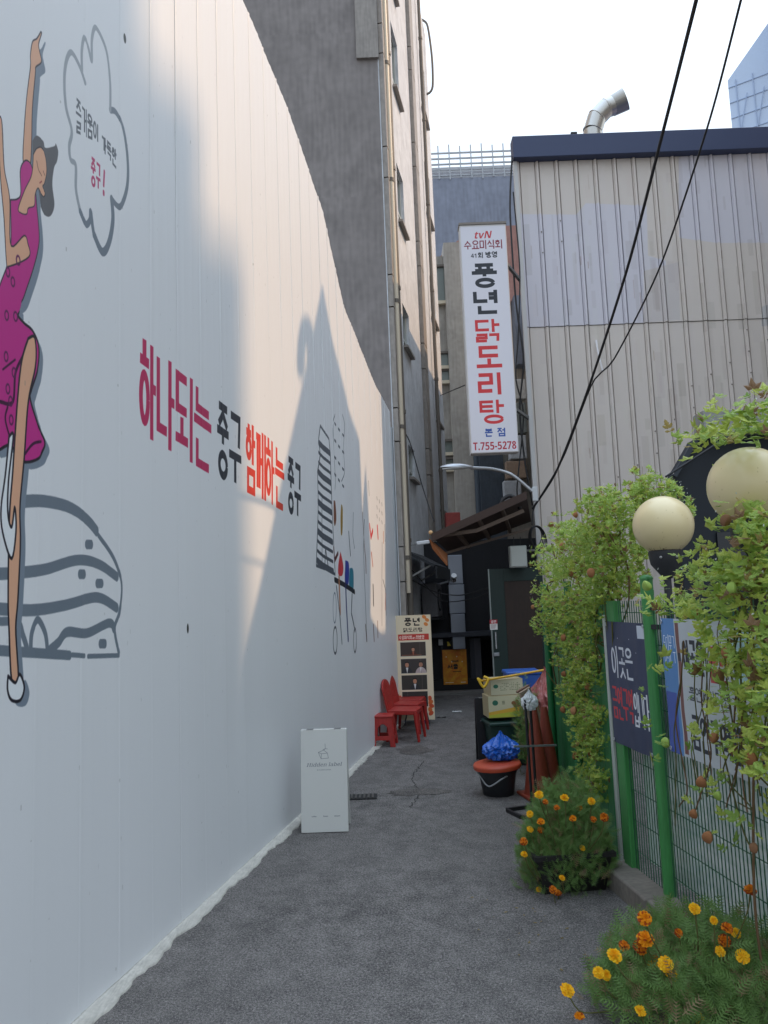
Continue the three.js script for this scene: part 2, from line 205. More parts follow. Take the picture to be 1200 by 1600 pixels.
{
  const t = thing('hoarding', 'tall white sheet-metal construction hoarding printed with a dancer, slogan and drawings', 'hoarding');
  const first = -12, last = Math.ceil((SEND - S0) / PW), rP = rng(44);
  const fold = [[0, .0005], [.004, .003], [.022, .003], [.03, .0003], [.07, .0006], [.1, .0015], [.118, .0015], [.135, .0005], [.19, .0002], [.225, .0013], [.24, .0013], [.262, .0003], [.31, .0008], [.345, .001], [PW - .001, 0]];
  for (let k = first; k < last; k++) {
    const s0 = S0 + k * PW, which = k < 0 ? -1 : k < 14 ? 0 : 1, bow = rP() * .006 - .003, lean = rP() * .004;
    const cols = fold.map(([u, o]) => [s0 + u, o, (bow * Math.sin(u / PW * Math.PI) + lean * u / PW) * wallNormal]).filter(([s]) => s <= SEND);
    if (cols.length < 2) continue;
    const rows = 12, pos = [], uv = [], idx = [];
    const top = topAt(s0 + PW / 2) , slant = (s) => topAt(s);
    const ribs = s0 > wall.sh(215, 600)[0] ? 3.2 : 1; cols.forEach(([s, rib, o], i) => { for (let j = 0; j <= rows; j++) { const h = .03 + (slant(s) - .03) * j / rows, p = wall.p(s, h, o + rib * wallNormal * (ribs > 1 ? .5 + (ribs - .5) * Math.min(1, Math.max(0, (h - 3.6) / 1.2)) : .8) + .002 * noise(s * 2.1, h * .9) * wallNormal); pos.push(p.x, p.y, p.z); const span = muralSpan[Math.max(0, which)]; uv.push((s - span[0]) / (span[1] - span[0]), h / TOPH); } });
    const n = rows + 1; for (let i = 0; i + 1 < cols.length; i++) for (let j = 0; j < rows; j++) { const a = i * n + j, b = a + n; idx.push(a, b, a + 1, b, b + 1, a + 1); }
    const g = new THREE.BufferGeometry(); g.setAttribute('position', new THREE.Float32BufferAttribute(pos, 3)); g.setAttribute('uv', new THREE.Float32BufferAttribute(uv, 2)); g.setIndex(idx); g.computeVertexNormals();
    part(t, 'panel', g, which < 0 ? wallPlain : wallMats[which]);
  }
  const steel = mat('#8f9498', .5, { metalness: .7 }), back = -wallNormal;
  for (let k = -1; k < 6; k++) part(t, 'post', rod(wall.p(k * 1.85, 0, back * .1), wall.p(k * 1.85, topAt(k * 1.85) - .1, back * .1), .03), steel);
  for (const h of [.5, 2, 3.5, 4.6]) part(t, 'rail', bar(wall.p(-5.8, h, back * .045), wall.p(SEND - .05, h, back * .045), .04), steel);
}
{ // rough white mortar bedding along the foot of the hoarding
  const pos = [], idx = []; let n = 0; const add = (p) => { pos.push(p.x, p.y, p.z); return n++; };
  for (let s = -5; s < SEND; s += .05) {
    const w = Math.max(.015, .07 + .024 * noise(s * 1.7, 3) + .014 * noise(s * 6, 8) + .012 * noise(s * 19, 2)), h = .012 + .004 * noise(s * 5, 7);
    [add(wall.p(s, h + .012, -.04 * wallNormal)), add(wall.p(s, h, w * .8 * wallNormal)), add(wall.p(s, .005, w * .97 * wallNormal)), add(wall.p(s, -.02, w * wallNormal))];
  }
  for (let i = 0; i + 7 < n; i += 4) for (let j = 0; j < 3; j++) { const a = i + j; idx.push(a, a + 4, a + 1, a + 1, a + 4, a + 5); }
  const g = new THREE.BufferGeometry(); g.setAttribute('position', new THREE.Float32BufferAttribute(pos, 3)); g.setAttribute('uv', new THREE.Float32BufferAttribute(pos.filter((_, i) => i % 3 !== 1), 2)); g.setIndex(idx); g.computeVertexNormals();
  structure('mortar_strip', g, worn('#c9c5bb', .9, 2));
}

// ---------- left building behind the hoarding ----------
const LC = at(612, 600, 13.6); LC.y = 0;
const side = new Upright(LC, LC.clone().addScaledVector(wall.dir, 1));
const sideOut = side.n.x > 0 ? 1 : -1, sideAngle = side.angle;
const sideLen = side.sh(680, 375)[0];
function onSide(g, s, h, out = 0) { g.rotateY(sideAngle); const p = side.p(s, h, out * sideOut); return g.translate(p.x, p.y, p.z); }
{
  const t = thing('office_building', 'tall narrow building with dark grey end wall and beige window side above the alley', 'building');
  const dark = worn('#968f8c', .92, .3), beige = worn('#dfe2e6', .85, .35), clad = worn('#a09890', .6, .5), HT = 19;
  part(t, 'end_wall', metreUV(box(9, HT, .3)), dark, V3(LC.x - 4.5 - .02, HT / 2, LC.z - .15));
  { const g = box(.42, 11, .06); part(t, 'corner_cladding', metreUV(g), clad, V3(LC.x - .21, HT - 5.5 - (HT - at(600, 92, 13.6).y) + 11 - 0, LC.z + .03)).position.y = at(600, 92, 13.6).y + 5.5; }
  // the alley side: piers and spandrels round real window openings
  const wins = [[615, 622, 46, 170], [620, 630, 250, 372], [629, 638, 461, 568], [636, 645, 672, 772], [662, 670, 115, 212], [667, 676, 270, 365], [672, 681, 430, 519], [677, 685, 590, 675], [682, 689, 745, 815]]
    .map(([x0, x1, y0, y1]) => { const a = side.sh(x0, (y0 * 2 + y1) / 3), b = side.sh(x1, (y0 + 2 * y1) / 3), yb = side.sh((x0 + x1) / 2, y1)[1], yt = side.sh((x0 + x1) / 2, y0)[1]; return [a[0], b[0], yb + .35, yt - .35]; });
  const colA = wins.slice(0, 4), colB = wins.slice(4), avg = (l, i) => l.reduce((q, w) => q + w[i], 0) / l.length;
  const A = [avg(colA, 0), avg(colA, 1)], B = [avg(colB, 0), avg(colB, 1)]; if (A[1] - A[0] < .7) A[1] = A[0] + .8; if (B[1] - B[0] < .8) B[1] = B[0] + .9; B[1] = Math.min(B[1], sideLen - .2);
  const wallBox = (s0, s1, h0, h1) => { if (s1 - s0 > .01 && h1 - h0 > .01) part(t, 'wall', onSide(metreUV(box(s1 - s0, h1 - h0, .25)), (s0 + s1) / 2, (h0 + h1) / 2, -.125), beige); };
  wallBox(0, A[0], 0, HT); wallBox(A[1], B[0], 0, HT); wallBox(B[1], sideLen, 0, HT);
  const frameM = mat('#b9bdb8', .5), glass = new THREE.MeshPhysicalMaterial({ color: C('#2a333a'), roughness: .08, specularIntensity: 1 });
  for (const [col, [s0, s1]] of [[colA, A], [colB, B]]) {
    const list = col.map((w) => [w[2], w[3]]).filter(([a, b]) => b > a).sort((p, q) => p[0] - q[0]); const top = list[list.length - 1]; while (list[list.length - 1][1] + 2.6 < HT) { const l = list[list.length - 1]; list.push([l[0] + 2.55, l[1] + 2.55]); }
    let h = 0; for (const [a, b] of list) {
      wallBox(s0, s1, h, a); h = b;
      const w = part(t, 'window', onSide(box(s1 - s0, b - a, .03), (s0 + s1) / 2, (a + b) / 2, -.14), glass);
      part(w, 'frame', merge([onSide(box(s1 - s0, .05, .05), (s0 + s1) / 2, a + .025, -.09), onSide(box(s1 - s0, .05, .05), (s0 + s1) / 2, b - .025, -.09), onSide(box(.05, b - a - .1, .05), s0 + .025, (a + b) / 2, -.09), onSide(box(.05, b - a - .1, .05), s1 - .025, (a + b) / 2, -.09), onSide(box(s1 - s0 - .1, .05, .05), (s0 + s1) / 2, a + (b - a) * .3, -.09)]), frameM);
      part(w, 'sill', onSide(box(s1 - s0 + .1, .05, .1), (s0 + s1) / 2, a - .026, .045), clad);
    } wallBox(s0, s1, h, HT);
  }
  // grey cladding pilasters with open joints
  const p1 = (A[1] + B[0]) / 2 - .1;
  for (const [s, w] of [[.09, .16], [p1, .5]]) for (let h = .4, i = 0; h < HT; i++) { const l = i % 2 ? .62 : 1.9; part(t, 'cladding_panel', onSide(metreUV(box(w, l - .025, .09)), s, h + l / 2, .048), clad); h += l; }
  const pipeM = mat('#d9cbb4', .45), pipeD = mat('#6d655c', .6);
  const drain = (s, r, m, h0, h1) => { const p = part(t, 'drain_pipe', rod(side.p(s, h0, .1 * sideOut), side.p(s, h1, .1 * sideOut), r, r, 12), m); for (let h = h0 + .6; h < h1; h += 2.4) part(p, 'clamp', rod(side.p(s, h, .1 * sideOut), side.p(s, h + .07, .1 * sideOut), r + .012, r + .012, 12), pipeD); };
  drain(.26, .05, pipeM, 2.1, HT); drain(.42, .06, pipeD, .02, HT); drain(B[0] - .35, .045, pipeD, 2.2, HT);
  const arc = [[658, 30], [668, 40], [675, 90], [676, 135], [668, 147], [659, 142], [657, 120]].map(([x, y]) => { const [s, h] = side.sh(Math.min(x, 664), y); return at(x, y, -side.p(sideLen - .4, 0).z); });
  part(t, 'hanging_cable', tube(arc, .035, 40), pipeD);
}
{ // low clutter at the foot of that building
  const dk = mat('#26282b', .8);
  const a = thing('small_awning', 'small ragged dark awning on the drainpipe wall above the menu banner', 'awning', V3(0, 0, 0));
  const q = side.p(1.5, 2.75, .3 * sideOut);
  part(a, 'sheet', onSide(box(2.1, .05, .62).rotateX(.5), 1.5, 2.72, .3), dk); part(a, 'valance', onSide(box(2.1, .22, .03), 1.5, 2.46, .6), dk); part(a, 'bracket', bar(side.p(.6, 2.35, .02 * sideOut), side.p(.6, 2.6, .5 * sideOut), .03), mat('#9a9a98', .5)); part(a, 'bracket', bar(side.p(2.3, 2.35, .02 * sideOut), side.p(2.3, 2.6, .5 * sideOut), .03), mat('#9a9a98', .5));
  const u = thing('air_conditioner', 'weathered grey air conditioner unit on the wall under the ragged awning', 'air conditioner');
  part(u, 'casing', onSide(box(.75, .7, .32, .03), 2.6, 1.95, .2), worn('#77767a', .7, 1)); part(u, 'fan_grille', onSide(new THREE.TorusGeometry(.22, .012, 6, 24), 2.5, 1.95, .37), dk); part(u, 'shelf', onSide(box(.8, .04, .4), 2.6, 1.57, .2), dk);
  const s = thing('wall_lamp', 'white tube lamp on the drainpipe wall beyond the hoarding', 'lamp');
  const lp = at(660, 848, 14.2); part(s, 'housing', box(.26, .07, .1, .02), mat('#e6e8ea', .4), lp, [0, .3, .12]); part(s, 'bracket', bar(lp.clone().add(V3(-.1, -.03, 0)), V3(side.p(.7, 0).x, lp.y - .05, lp.z), .025), mat('#8a8a88', .5));
}

// ---------- metal-clad building on the right ----------
const FD = 13.5, XL = at(833, 700, FD).x, roofL = at(803, 222, FD), seamH = at(830, 512, FD).y, fasH = at(806, 255, FD).y;
const rWall = new Upright(V3(XL, 0, -FD), V3(XL, 0, -FD).addScaledVector(wall.dir, 1));
{
  const t = thing('metal_building', 'two-storey building clad in ribbed beige metal panels under a dark blue roof edge', 'building');
  const PWR = .36, nP = 21, X1 = XL + nP * PWR, [c, x] = canvas(1024, 1024, '#cbc2ba');
  const sx = 1024 / (X1 - XL), sy = 1024 / 10.4, P = (px, py) => { const p = at(px, py, FD); return [(p.x - XL) * sx, 1024 - p.y * sy]; };
  const patch = (pts, colour) => { x.fillStyle = colour; x.beginPath(); pts.forEach(([u, v], i) => { const q = P(u, v); i ? x.lineTo(...q) : x.moveTo(...q); }); x.fill(); };
  patch([[800, 335], [900, 336], [915, 318], [1010, 322], [1012, 400], [1040, 408], [1040, 420], [1005, 424], [1005, 505], [812, 513]], '#c7c4cb'); patch([[1060, 235], [1260, 228], [1260, 380], [1120, 380], [1060, 372]], '#c7c4cb'); patch([[1005, 424], [1060, 410], [1062, 500], [1005, 505]], '#c2bbb8'); patch([[1190, 480], [1260, 455], [1260, 510], [1190, 510]], '#b3b0ae');
  const rS = rng(77); for (let i = 0; i < 900; i++) { const l = rS(); x.fillStyle = l < .5 ? 'rgba(96,84,72,' + rS() * .10 + ')' : 'rgba(205,200,196,' + rS() * .08 + ')'; const u = rS() * 1024, v = rS() * 1024; x.fillRect(u, v, 2 + rS() * 18, 8 + rS() * 90); }
  for (let i = 0; i < 60; i++) { x.fillStyle = 'rgba(105,70,48,' + (.15 + rS() * .3) + ')'; x.fillRect(rS() * 1024, rS() * 1024, 1.5, 6 + rS() * 30); }
  const skin = new THREE.MeshStandardMaterial({ map: canvasTex(c), roughness: .62 });
  const prof = [[0, .0], [.012, .03], [.045, .032], [.058, .004], [.062, -.035], [.07, -.035], [.074, .002], [PWR - .024, .002], [PWR - .022, -.035], [PWR - .012, -.035], [PWR - .008, 0], [PWR, 0]];
  for (let k = 0; k < nP; k++) for (const [h0, h1, out] of [[0, seamH - .006, 0], [seamH + .006, fasH, .012]]) {
    const pos = [], uv = [], idx = [], jit = (noise(k * 3.3, h0) * .006); prof.forEach(([u, o]) => { for (const h of [h0, (h0 + h1) / 2, h1]) { const X = XL + k * PWR + u; pos.push(X, h, -FD + o + out + jit * (u > .07 && u < PWR - .03 ? 1 : 0)); uv.push((X - XL) / (X1 - XL), h / 10.4); } });
    for (let i = 0; i + 1 < prof.length; i++) for (let j = 0; j < 2; j++) { const a = i * 3 + j, b = a + 3; idx.push(a, b, a + 1, b, b + 1, a + 1); }
    const g = new THREE.BufferGeometry(); g.setAttribute('position', new THREE.Float32BufferAttribute(pos, 3)); g.setAttribute('uv', new THREE.Float32BufferAttribute(uv, 2)); g.setIndex(idx); const q = g.toNonIndexed(); q.computeVertexNormals(); part(t, 'panel', q, skin);
  }
  const navy = mat('#323d5c', .55), L = 12, cream = worn('#bdb6ac', .85, .4);
  part(t, 'roof_edge', box(X1 - XL + .1, roofL.y - fasH, .25, .012), navy, V3((XL + X1) / 2 - .02, (roofL.y + fasH) / 2 + .004, -FD + .06));
  part(t, 'core_wall', metreUV(box(X1 - XL - .1, fasH, .2)), cream, V3((XL + X1) / 2 + .05, fasH / 2, -FD - .13));
  { const g = metreUV(box(L, roofL.y - .05, .2)); g.rotateY(rWall.angle); const so = rWall.n.x > 0 ? 1 : -1, p = rWall.p(L / 2 + .04, (roofL.y - .05) / 2, .1 * so); part(t, 'side_wall', g.translate(p.x, p.y, p.z), cream); }
  { const g = metreUV(prism([[XL + .05, FD + .1], [X1, FD + .1], [X1, FD + L], [XL + L * .2, FD + L]], .15)); g.rotateX(-Math.PI / 2); part(t, 'roof', g, navy, V3(0, fasH + .02, 0)); }
  part(t, 'corner_trim', box(.07, fasH, .07), mat('#c3c1bf', .5), V3(XL - .02, fasH / 2, -FD + .03));
  for (let i = 0; i < 46; i++) { const k = 1 + (i * 7) % 16, h = 3 + ((i * 13) % 30) * .2; part(t, 'screw', new THREE.SphereGeometry(.014, 6, 4), mat('#837d78', .5, { metalness: .6 }), V3(XL + k * PWR + .028, Math.min(h, fasH - .1), -FD + .036 + (h > seamH ? .012 : 0))); }
  const hp = at(933, 555, FD - .06); part(t, 'loose_strap', tube([hp.clone().add(V3(0, .28, 0)), hp.clone().add(V3(.02, 0, .02)), hp.clone().add(V3(.08, -.3, 0))], .018, 12, 6), mat('#e4e2e4', .5));
}
{ // bent silver exhaust duct on its roof
  const t = thing('exhaust_duct', 'bent silver metal exhaust duct sticking up from the metal building roof', 'duct');
  const m = mat('#b7b4ae', .3, { metalness: .85 }), dD = FD + .9, pts = [[926, 225], [926, 205], [932, 185], [946, 170], [960, 164]].map(([x, y]) => at(x, y, dD));
  const r = .185; part(t, 'riser', rod(pts[0].clone().add(V3(0, -.3, 0)), pts[1], r, r, 20), m);
  for (let i = 1; i + 1 < pts.length; i++) { part(t, 'elbow_segment', rod(pts[i], pts[i + 1].clone().lerp(pts[i], -.12), r, r * (1 + i * .02), 20), m); part(t, 'seam_ring', (() => { const g = new THREE.TorusGeometry(r + .004, .01, 6, 24); g.applyQuaternion(new THREE.Quaternion().setFromUnitVectors(V3(0, 0, 1), pts[i + 1].clone().sub(pts[i]).normalize())); return g; })(), m, pts[i]); }
  const e = pts[4], dir = pts[4].clone().sub(pts[3]).normalize().add(V3(.25, 0, .45)).normalize(), mg = cyl(r * 1.18, r * 1.05, .3, 24, true); mg.applyQuaternion(new THREE.Quaternion().setFromUnitVectors(UP, dir)); part(t, 'hood', mg, mat('#a5a19a', .35, { metalness: .8, side: THREE.DoubleSide }), e.clone().addScaledVector(dir, .08));
  const k = thing('roof_fixture', 'small dark clip standing on the blue roof edge beside the duct', 'fixture'); const q = at(897, 214, FD); part(k, 'stem', box(.03, .12, .03), mat('#333', .6), V3(q.x, roofL.y + .06, -FD)); part(k, 'cap', box(.12, .04, .05, .01), mat('#333', .6), V3(q.x, roofL.y + .13, -FD));
}

// ---------- far buildings ----------
{
  const t = thing('concrete_building', 'beige concrete building with small stacked windows behind the hanging sign', 'building'), D = 23;
  const a = at(676, 600, D), b = at(850, 600, D), top = at(720, 385, D).y, m = worn('#b3aca2', .9, .3), m2 = worn('#bdb5aa', .9, .3);
  const midx = at(702, 600, D).x; part(t, 'wall', metreUV(box(midx - a.x + 1.2, top - .3, .4)), m, V3((a.x - 1.2 + midx) / 2, (top - .3) / 2, -D - .2)); part(t, 'pier', metreUV(box(b.x - midx + 2, top, .8)), m2, V3((b.x + midx) / 2 + 1, top / 2, -D - .1));
  const win = (x0, y0, x1, y1, nm) => { const p = at(x0, y1, D - .02), q = at(x1, y0, D - .02), w = part(t, 'window', box(q.x - p.x, q.y - p.y, .06), new THREE.MeshPhysicalMaterial({ color: C('#6f7873'), roughness: .15 }), V3((p.x + q.x) / 2, (p.y + q.y) / 2, -D + .02)); part(w, 'sill', box(q.x - p.x + .1, .1, .16), mat('#d0c3ab', .7), V3(0, -(q.y - p.y) / 2 - .05, .05)); part(w, 'lintel', box(q.x - p.x + .1, .07, .12), mat('#6f675f', .8), V3(0, (q.y - p.y) / 2 + .035, .04)); };
  win(684, 418, 700, 472); win(688, 553, 705, 573); win(689, 580, 705, 596); win(691, 690, 708, 708); win(692, 718, 708, 733);
  const pk = worn('#b58a80', .9, .4), g = prism([[0, 0], [1.6, 0], [1.6, .95], [.75, .95], [0, .3]], .3); part(t, 'gable', g, pk, V3(at(682, 418, D).x, top - .55, -D - .72)); part(t, 'parapet', metreUV(box(2.2, 2.4, .3)), pk, V3(at(812, 400, D).x, at(800, 425, D).y, -D + .5));
  part(t, 'service_box', metreUV(box(.9, 2.1, .5)), worn('#7f8796', .7, .5), V3(at(812, 400, D).x, at(805, 532, D).y, -D + .75));
  part(t, 'downpipe', rod(at(755, 900, D - .5), at(745, 700, D - .5), .12), mat('#39424c', .6)); part(t, 'shaft', metreUV(box(.7, 6, .5)), worn('#4a535d', .7, .5), V3(at(762, 720, D).x, 3.6, -D + .5));
  for (const [x, y, w, h, cc] of [[806, 610, .55, .6, '#dcdad6'], [808, 655, .5, .9, '#8c918e'], [808, 700, .5, .7, '#d9dde2'], [806, 735, .6, .5, '#b59a84'], [800, 768, .5, .6, '#d5d8dc']]) { const p = at(x, y, D - 1); part(t, 'wall_unit', box(w, h, .3, .03), worn(cc, .7, 1), V3(p.x, p.y, -D + 1)); }
  const f = thing('grey_block', 'plain blue-grey block with open steel railings along its roof', 'building'), E = 48, p = at(660, 280, E), q = at(830, 270, E), mg = worn('#8d93a3', .8, .12);
  part(f, 'wall', metreUV(box(q.x - p.x + 4, p.y, 1)), mg, V3((p.x + q.x) / 2, p.y / 2, -E - .5)); const rail = mat('#a7abb0', .5), pt = at(700, 238, E).y;
  for (let i = 0; i < 5; i++) part(f, 'rail', box(q.x - p.x + 4, .09, .09), rail, V3((p.x + q.x) / 2, p.y + .25 + (pt - p.y - .25) * i / 4, -E - .1)); part(f, 'roof_beam', box(q.x - p.x + 4, .35, .3), mat('#c9ccd0', .7), V3((p.x + q.x) / 2, p.y + .8, -E - .5)); part(f, 'roof_beam', box(q.x - p.x + 4, .3, .3), mat('#c9ccd0', .7), V3((p.x + q.x) / 2, p.y + .16, -E - .4));
  for (let i = 0; i < 9; i++) { const X = at(668 + i * 17, 250, E).x; part(f, 'railing_post', box(.07, pt - p.y + .4 + (i % 3) * .12, .07), rail, V3(X, p.y + (pt - p.y + .4) / 2, -E + .02)); }
  const h = thing('glass_tower', 'pale blue high-rise tower with glass facade beyond the metal building', 'tower'), K = 70, e = at(1141, 170, K), w = 18, y0 = at(1141, 126, K).y, y1 = at(1190, 52, K).y, x1 = at(1190, 52, K).x - e.x;
  h.position.set(e.x, 0, e.z); h.rotation.y = -.6; const q2 = x1 / Math.cos(.6), bl = mat('#b9c9e0', .3), ml = mat('#a3b4cf', .5);
  part(h, 'facade', prism([[0, 0], [w, 0], [w, y1 + 9], [q2, y1], [0, y0]], 12), bl, V3(0, 0, -12));
  for (let i = 0; i < 14; i++) { const y = y0 - .8 - i * 1.6; part(h, 'mullion', box(w, .07, .08), ml, V3(w / 2, y, .03)); } for (let i = 0; i < 9; i++) part(h, 'mullion', box(.07, y0 - .2, .08), ml, V3(.7 + i * 1.5, (y0 - .2) / 2, .08)); for (let i = 0; i < 4; i++) part(h, 'brace', bar(V3(.2 + i * 1.5, y0 - 8, .14), V3(1.6 + i * 1.5, y0 - 2, .14), .06), ml);
  part(h, 'blank_wing', box(6, 30, 4), mat('#b9c3d4', .6), V3(q2 + 3, y1 + 9, 1));
}
// ---------- buildings beyond the right edge whose shadows fall on the hoarding ----------
function toward(px, py, X) { const p = toPlane(px, py, wall.o, wall.n); return p.addScaledVector(sunDir, (X - p.x) / sunDir.x); }
{
  const XH = 7.6, prof = [[381, 1030], [478, 572], [482, 556], [503, 445], [517, 522], [545, 640], [561, 689], [566, 806], [571, 726], [579, 862], [577, 960], [592, 990], [606, 985], [624, 1010]].map(([x, y]) => toward(x, y, XH)), t = thing('gabled_house', 'tall steep-gabled house standing behind the vine fence', 'house'), pl = worn('#b9afa2', .85, .4);
  const sh = prof.map((p) => [-p.z, Math.max(.5, p.y)]); sh.unshift([sh[0][0] - .01, 0]); sh.push([sh[sh.length - 1][0], 0]);
  const g = prism(sh, 4); g.rotateY(Math.PI / 2); /* local x -> -z, extrusion -> +x */ part(t, 'wall', g, pl, V3(XH, 0, 0));
  const pk = prof[3]; part(t, 'ridge_cap', box(4, .12, .12), mat('#5d4a42', .7), V3(XH + 2, pk.y - .1, pk.z));
  const d = thing('roof_cowl', 'hooked metal cowl on the steep gabled house roof', 'duct'); part(d, 'pipe', tube([[484, 570], [485, 535], [480, 518], [473, 524], [470, 545], [469, 574]].map(([x, y]) => toward(x, y, XH + .3)), .13, 24, 12), mat('#a9a6a0', .4, { metalness: .7 }));
  const XT = 38, e1 = toward(224, 700, XT), e2 = toward(385, 700, XT), eM = toward(318, 700, XT), hs = toward(350, 360, XT).y, hs2 = toward(270, 120, XT).y, tw = thing('apartment_tower', 'tall stepped apartment tower standing across the street', 'tower'), cm = worn('#b8b2aa', .85, .1);
  part(tw, 'main_block', metreUV(box(12, 50, 30)), cm, V3(XT + 6, 25, e1.z + 15)); part(tw, 'middle_wing', metreUV(box(11.9, hs2, e1.z - eM.z)), cm, V3(XT + 6, hs2 / 2, (e1.z + eM.z) / 2)); part(tw, 'low_wing', metreUV(box(11.8, hs, eM.z - e2.z)), cm, V3(XT + 6, hs / 2, (eM.z + e2.z) / 2));
}

// ---------- hanging shop sign ----------
{
  const D = 12.6, bl = at(731, 711, D), tr = at(790, 354, D), w = at(797, 530, D).x - at(724, 530, D).x, h = tr.y - bl.y, cx = (at(724, 530, D).x + at(797, 530, D).x) / 2 + .02, cy = (bl.y + tr.y) / 2;
  const t = thing('shop_sign', 'tall white vertical shop sign with black and red lettering on the alley wall', 'sign', V3(cx, cy, -D));
  const W = 400, H = Math.round(400 * h / w), [c, x] = canvas(W, H, "#d3d1d8"), z = (y) => (y - 55) / 1500 * H; // rows read off an enlargement
  x.fillStyle = '#b8232e'; x.font = 'italic bold ' + Math.round(H * .046) + 'px sans-serif'; x.textAlign = 'center'; x.fillText('tvN', W * .48, z(138));
  writeHangul(x, '수요미식회', rectMap(W * .06, z(150), W * .86, z(212) - z(150)), 10, '#7e2436', .06);
  x.fillStyle = '#22252b'; x.font = 'bold ' + Math.round(H * .026) + 'px sans-serif'; x.textAlign = 'left'; x.fillText('41', W * .2, z(268)); writeHangul(x, '회', rectMap(W * .36, z(232), W * .11, z(272) - z(232)), 9, '#22252b'); writeHangul(x, '방영', rectMap(W * .53, z(230), W * .26, z(270) - z(230)), 9, '#22252b');
  const big = [['풍', 312, 470, '#151b26'], ['년', 490, 645, '#151b26'], ['닭', 685, 835, '#c6272e'], ['도', 865, 1010, '#c6272e'], ['리', 1040, 1185, '#c6272e'], ['탕', 1218, 1370, '#c6272e']];
  for (const [ch, a, b, col] of big) writeHangul(x, ch, rectMap(W * .2, z(a), W * .56, z(b) - z(a)), '닭탕'.includes(ch) ? 25 : 33, col);
  writeHangul(x, '본', rectMap(W * .3, z(1402), W * .17, z(1455) - z(1402)), 12, '#234a97'); writeHangul(x, '점', rectMap(W * .57, z(1402), W * .18, z(1455) - z(1402)), 12, '#234a97');
  x.fillStyle = '#a81f33'; x.font = 'bold ' + Math.round(H * .047) + 'px sans-serif'; x.textAlign = 'center'; x.save(); x.translate(W * .5, z(1540)); x.scale(.86, 1); x.fillText('T.755-5278', 0, 0, W * 1.1); x.restore();
  part(t, 'case', box(w, h, .22, .012), mat('#c9c6c4', .5)); part(t, 'face', new THREE.PlaneGeometry(w - .03, h - .05), new THREE.MeshStandardMaterial({ map: canvasTex(c), roughness: .35 }), V3(0, -.01, .1125)); part(t, 'top_cap', box(w + .02, .04, .25), mat('#7c756e', .7), V3(0, h / 2 + .018, 0));
  for (const y of [h * .35, -h * .3]) part(t, 'bracket', bar(V3(w / 2 - .02, y, -.08), V3(XL - cx + .05, y, D - FD - .2), .05), mat('#6b6b6b', .6));
}
// ---------- street lamp arm, cables ----------
const cableM = mat('#1d1d20', .6);
{
  const D = 13.2, t = thing('street_lamp', 'silver cobra-head street lamp on a curved arm below the shop sign', 'street lamp'), m = mat('#b9bcc0', .35, { metalness: .6 });
  const a = at(832, 768, D), b = at(800, 742, D), c2 = at(770, 733, D), d = at(735, 731, D); part(t, 'arm', tube([a, b, c2, d], .03, 24, 8), m);
  const h = new THREE.SphereGeometry(1, 20, 10, 0, Math.PI * 2, 0, Math.PI / 2); h.scale(.3, .075, .1); part(t, 'head', h, m, at(714, 731, D), [0, 0, -.05]); part(t, 'lens', new THREE.CylinderGeometry(.24, .24, .012, 20).scale(1, 1, .36), mat('#dfe2e2', .2), at(712, 732, D)); part(t, 'wall_plate', box(.1, .25, .05, .01), m, at(836, 772, D));
  const cables = [['thick black overhead power cable running to the metal building corner', [[1098, -40, 6], [1040, 190, 8], [980, 420, 10], [920, 605, 11.6], [870, 735, 12.9], [832, 795, 13.35]], .019], ['thin black overhead wire joining the thick power cable', [[1168, -40, 6], [1105, 200, 8], [1030, 420, 10], [960, 560, 11.2], [925, 600, 11.6], [880, 715, 12.7], [834, 793, 13.35]], .012],
    ['black cable hanging down beside the shop sign', [[800, 245, 13.3], [797, 330, 13.3], [806, 470, 13.25], [818, 560, 13.2], [812, 640, 13.3], [820, 720, 13.3], [832, 790, 13.38]], .017], ['second dark cable drooping at the corner behind the shop sign', [[802, 300, 13.38], [812, 420, 13.4], [810, 520, 13.35], [806, 590, 13.3], [818, 650, 13.35], [808, 760, 13.3], [812, 800, 13.3]], .013],
    ['thin wire slung low across the alley above the storefront', [[642, 905, 14.4], [680, 925, 14.4], [720, 930, 14.2], [765, 918, 13.8], [830, 895, 13.45]], .011], ['lower thin wire slung across the alley above the storefront', [[643, 890, 14.6], [690, 938, 14.6], [740, 935, 14], [766, 925, 13.7]], .009], ['thin wire stretched from the window wall down to the brown awning', [[622, 660, 13.9], [640, 690, 14.2], [660, 760, 14], [678, 815, 13.4]], .01],
    ['grey wire stretched from the concrete building to the shop sign', [[688, 618, 21], [726, 602, 12.8]], .01]];
  for (const [label, pts, r] of cables) tag(part(scene, numbered('cable'), tube(pts.map(([x, y, dd]) => at(x, y, dd)), r, 60, 6), cableM), label, 'cable');
  const coil = thing('cable_coil', 'coil of black cable hung at the metal building corner', 'cable coil'); const cp = at(838, 838, 13.2); for (let i = 0; i < 5; i++) part(coil, 'loop', new THREE.TorusGeometry(.14 + i * .012, .011, 6, 32).scale(.8, 1.25, 1), cableM, cp.clone().add(V3(i * .012 - .02, -i * .015, i * .02)), [0, .1 * i, .08 * i - .1]); part(coil, 'tie', tube([cp.clone().add(V3(-.06, .2, 0)), at(833, 800, 13.3), at(836, 790, 13.38)], .012, 12, 6), cableM);
}

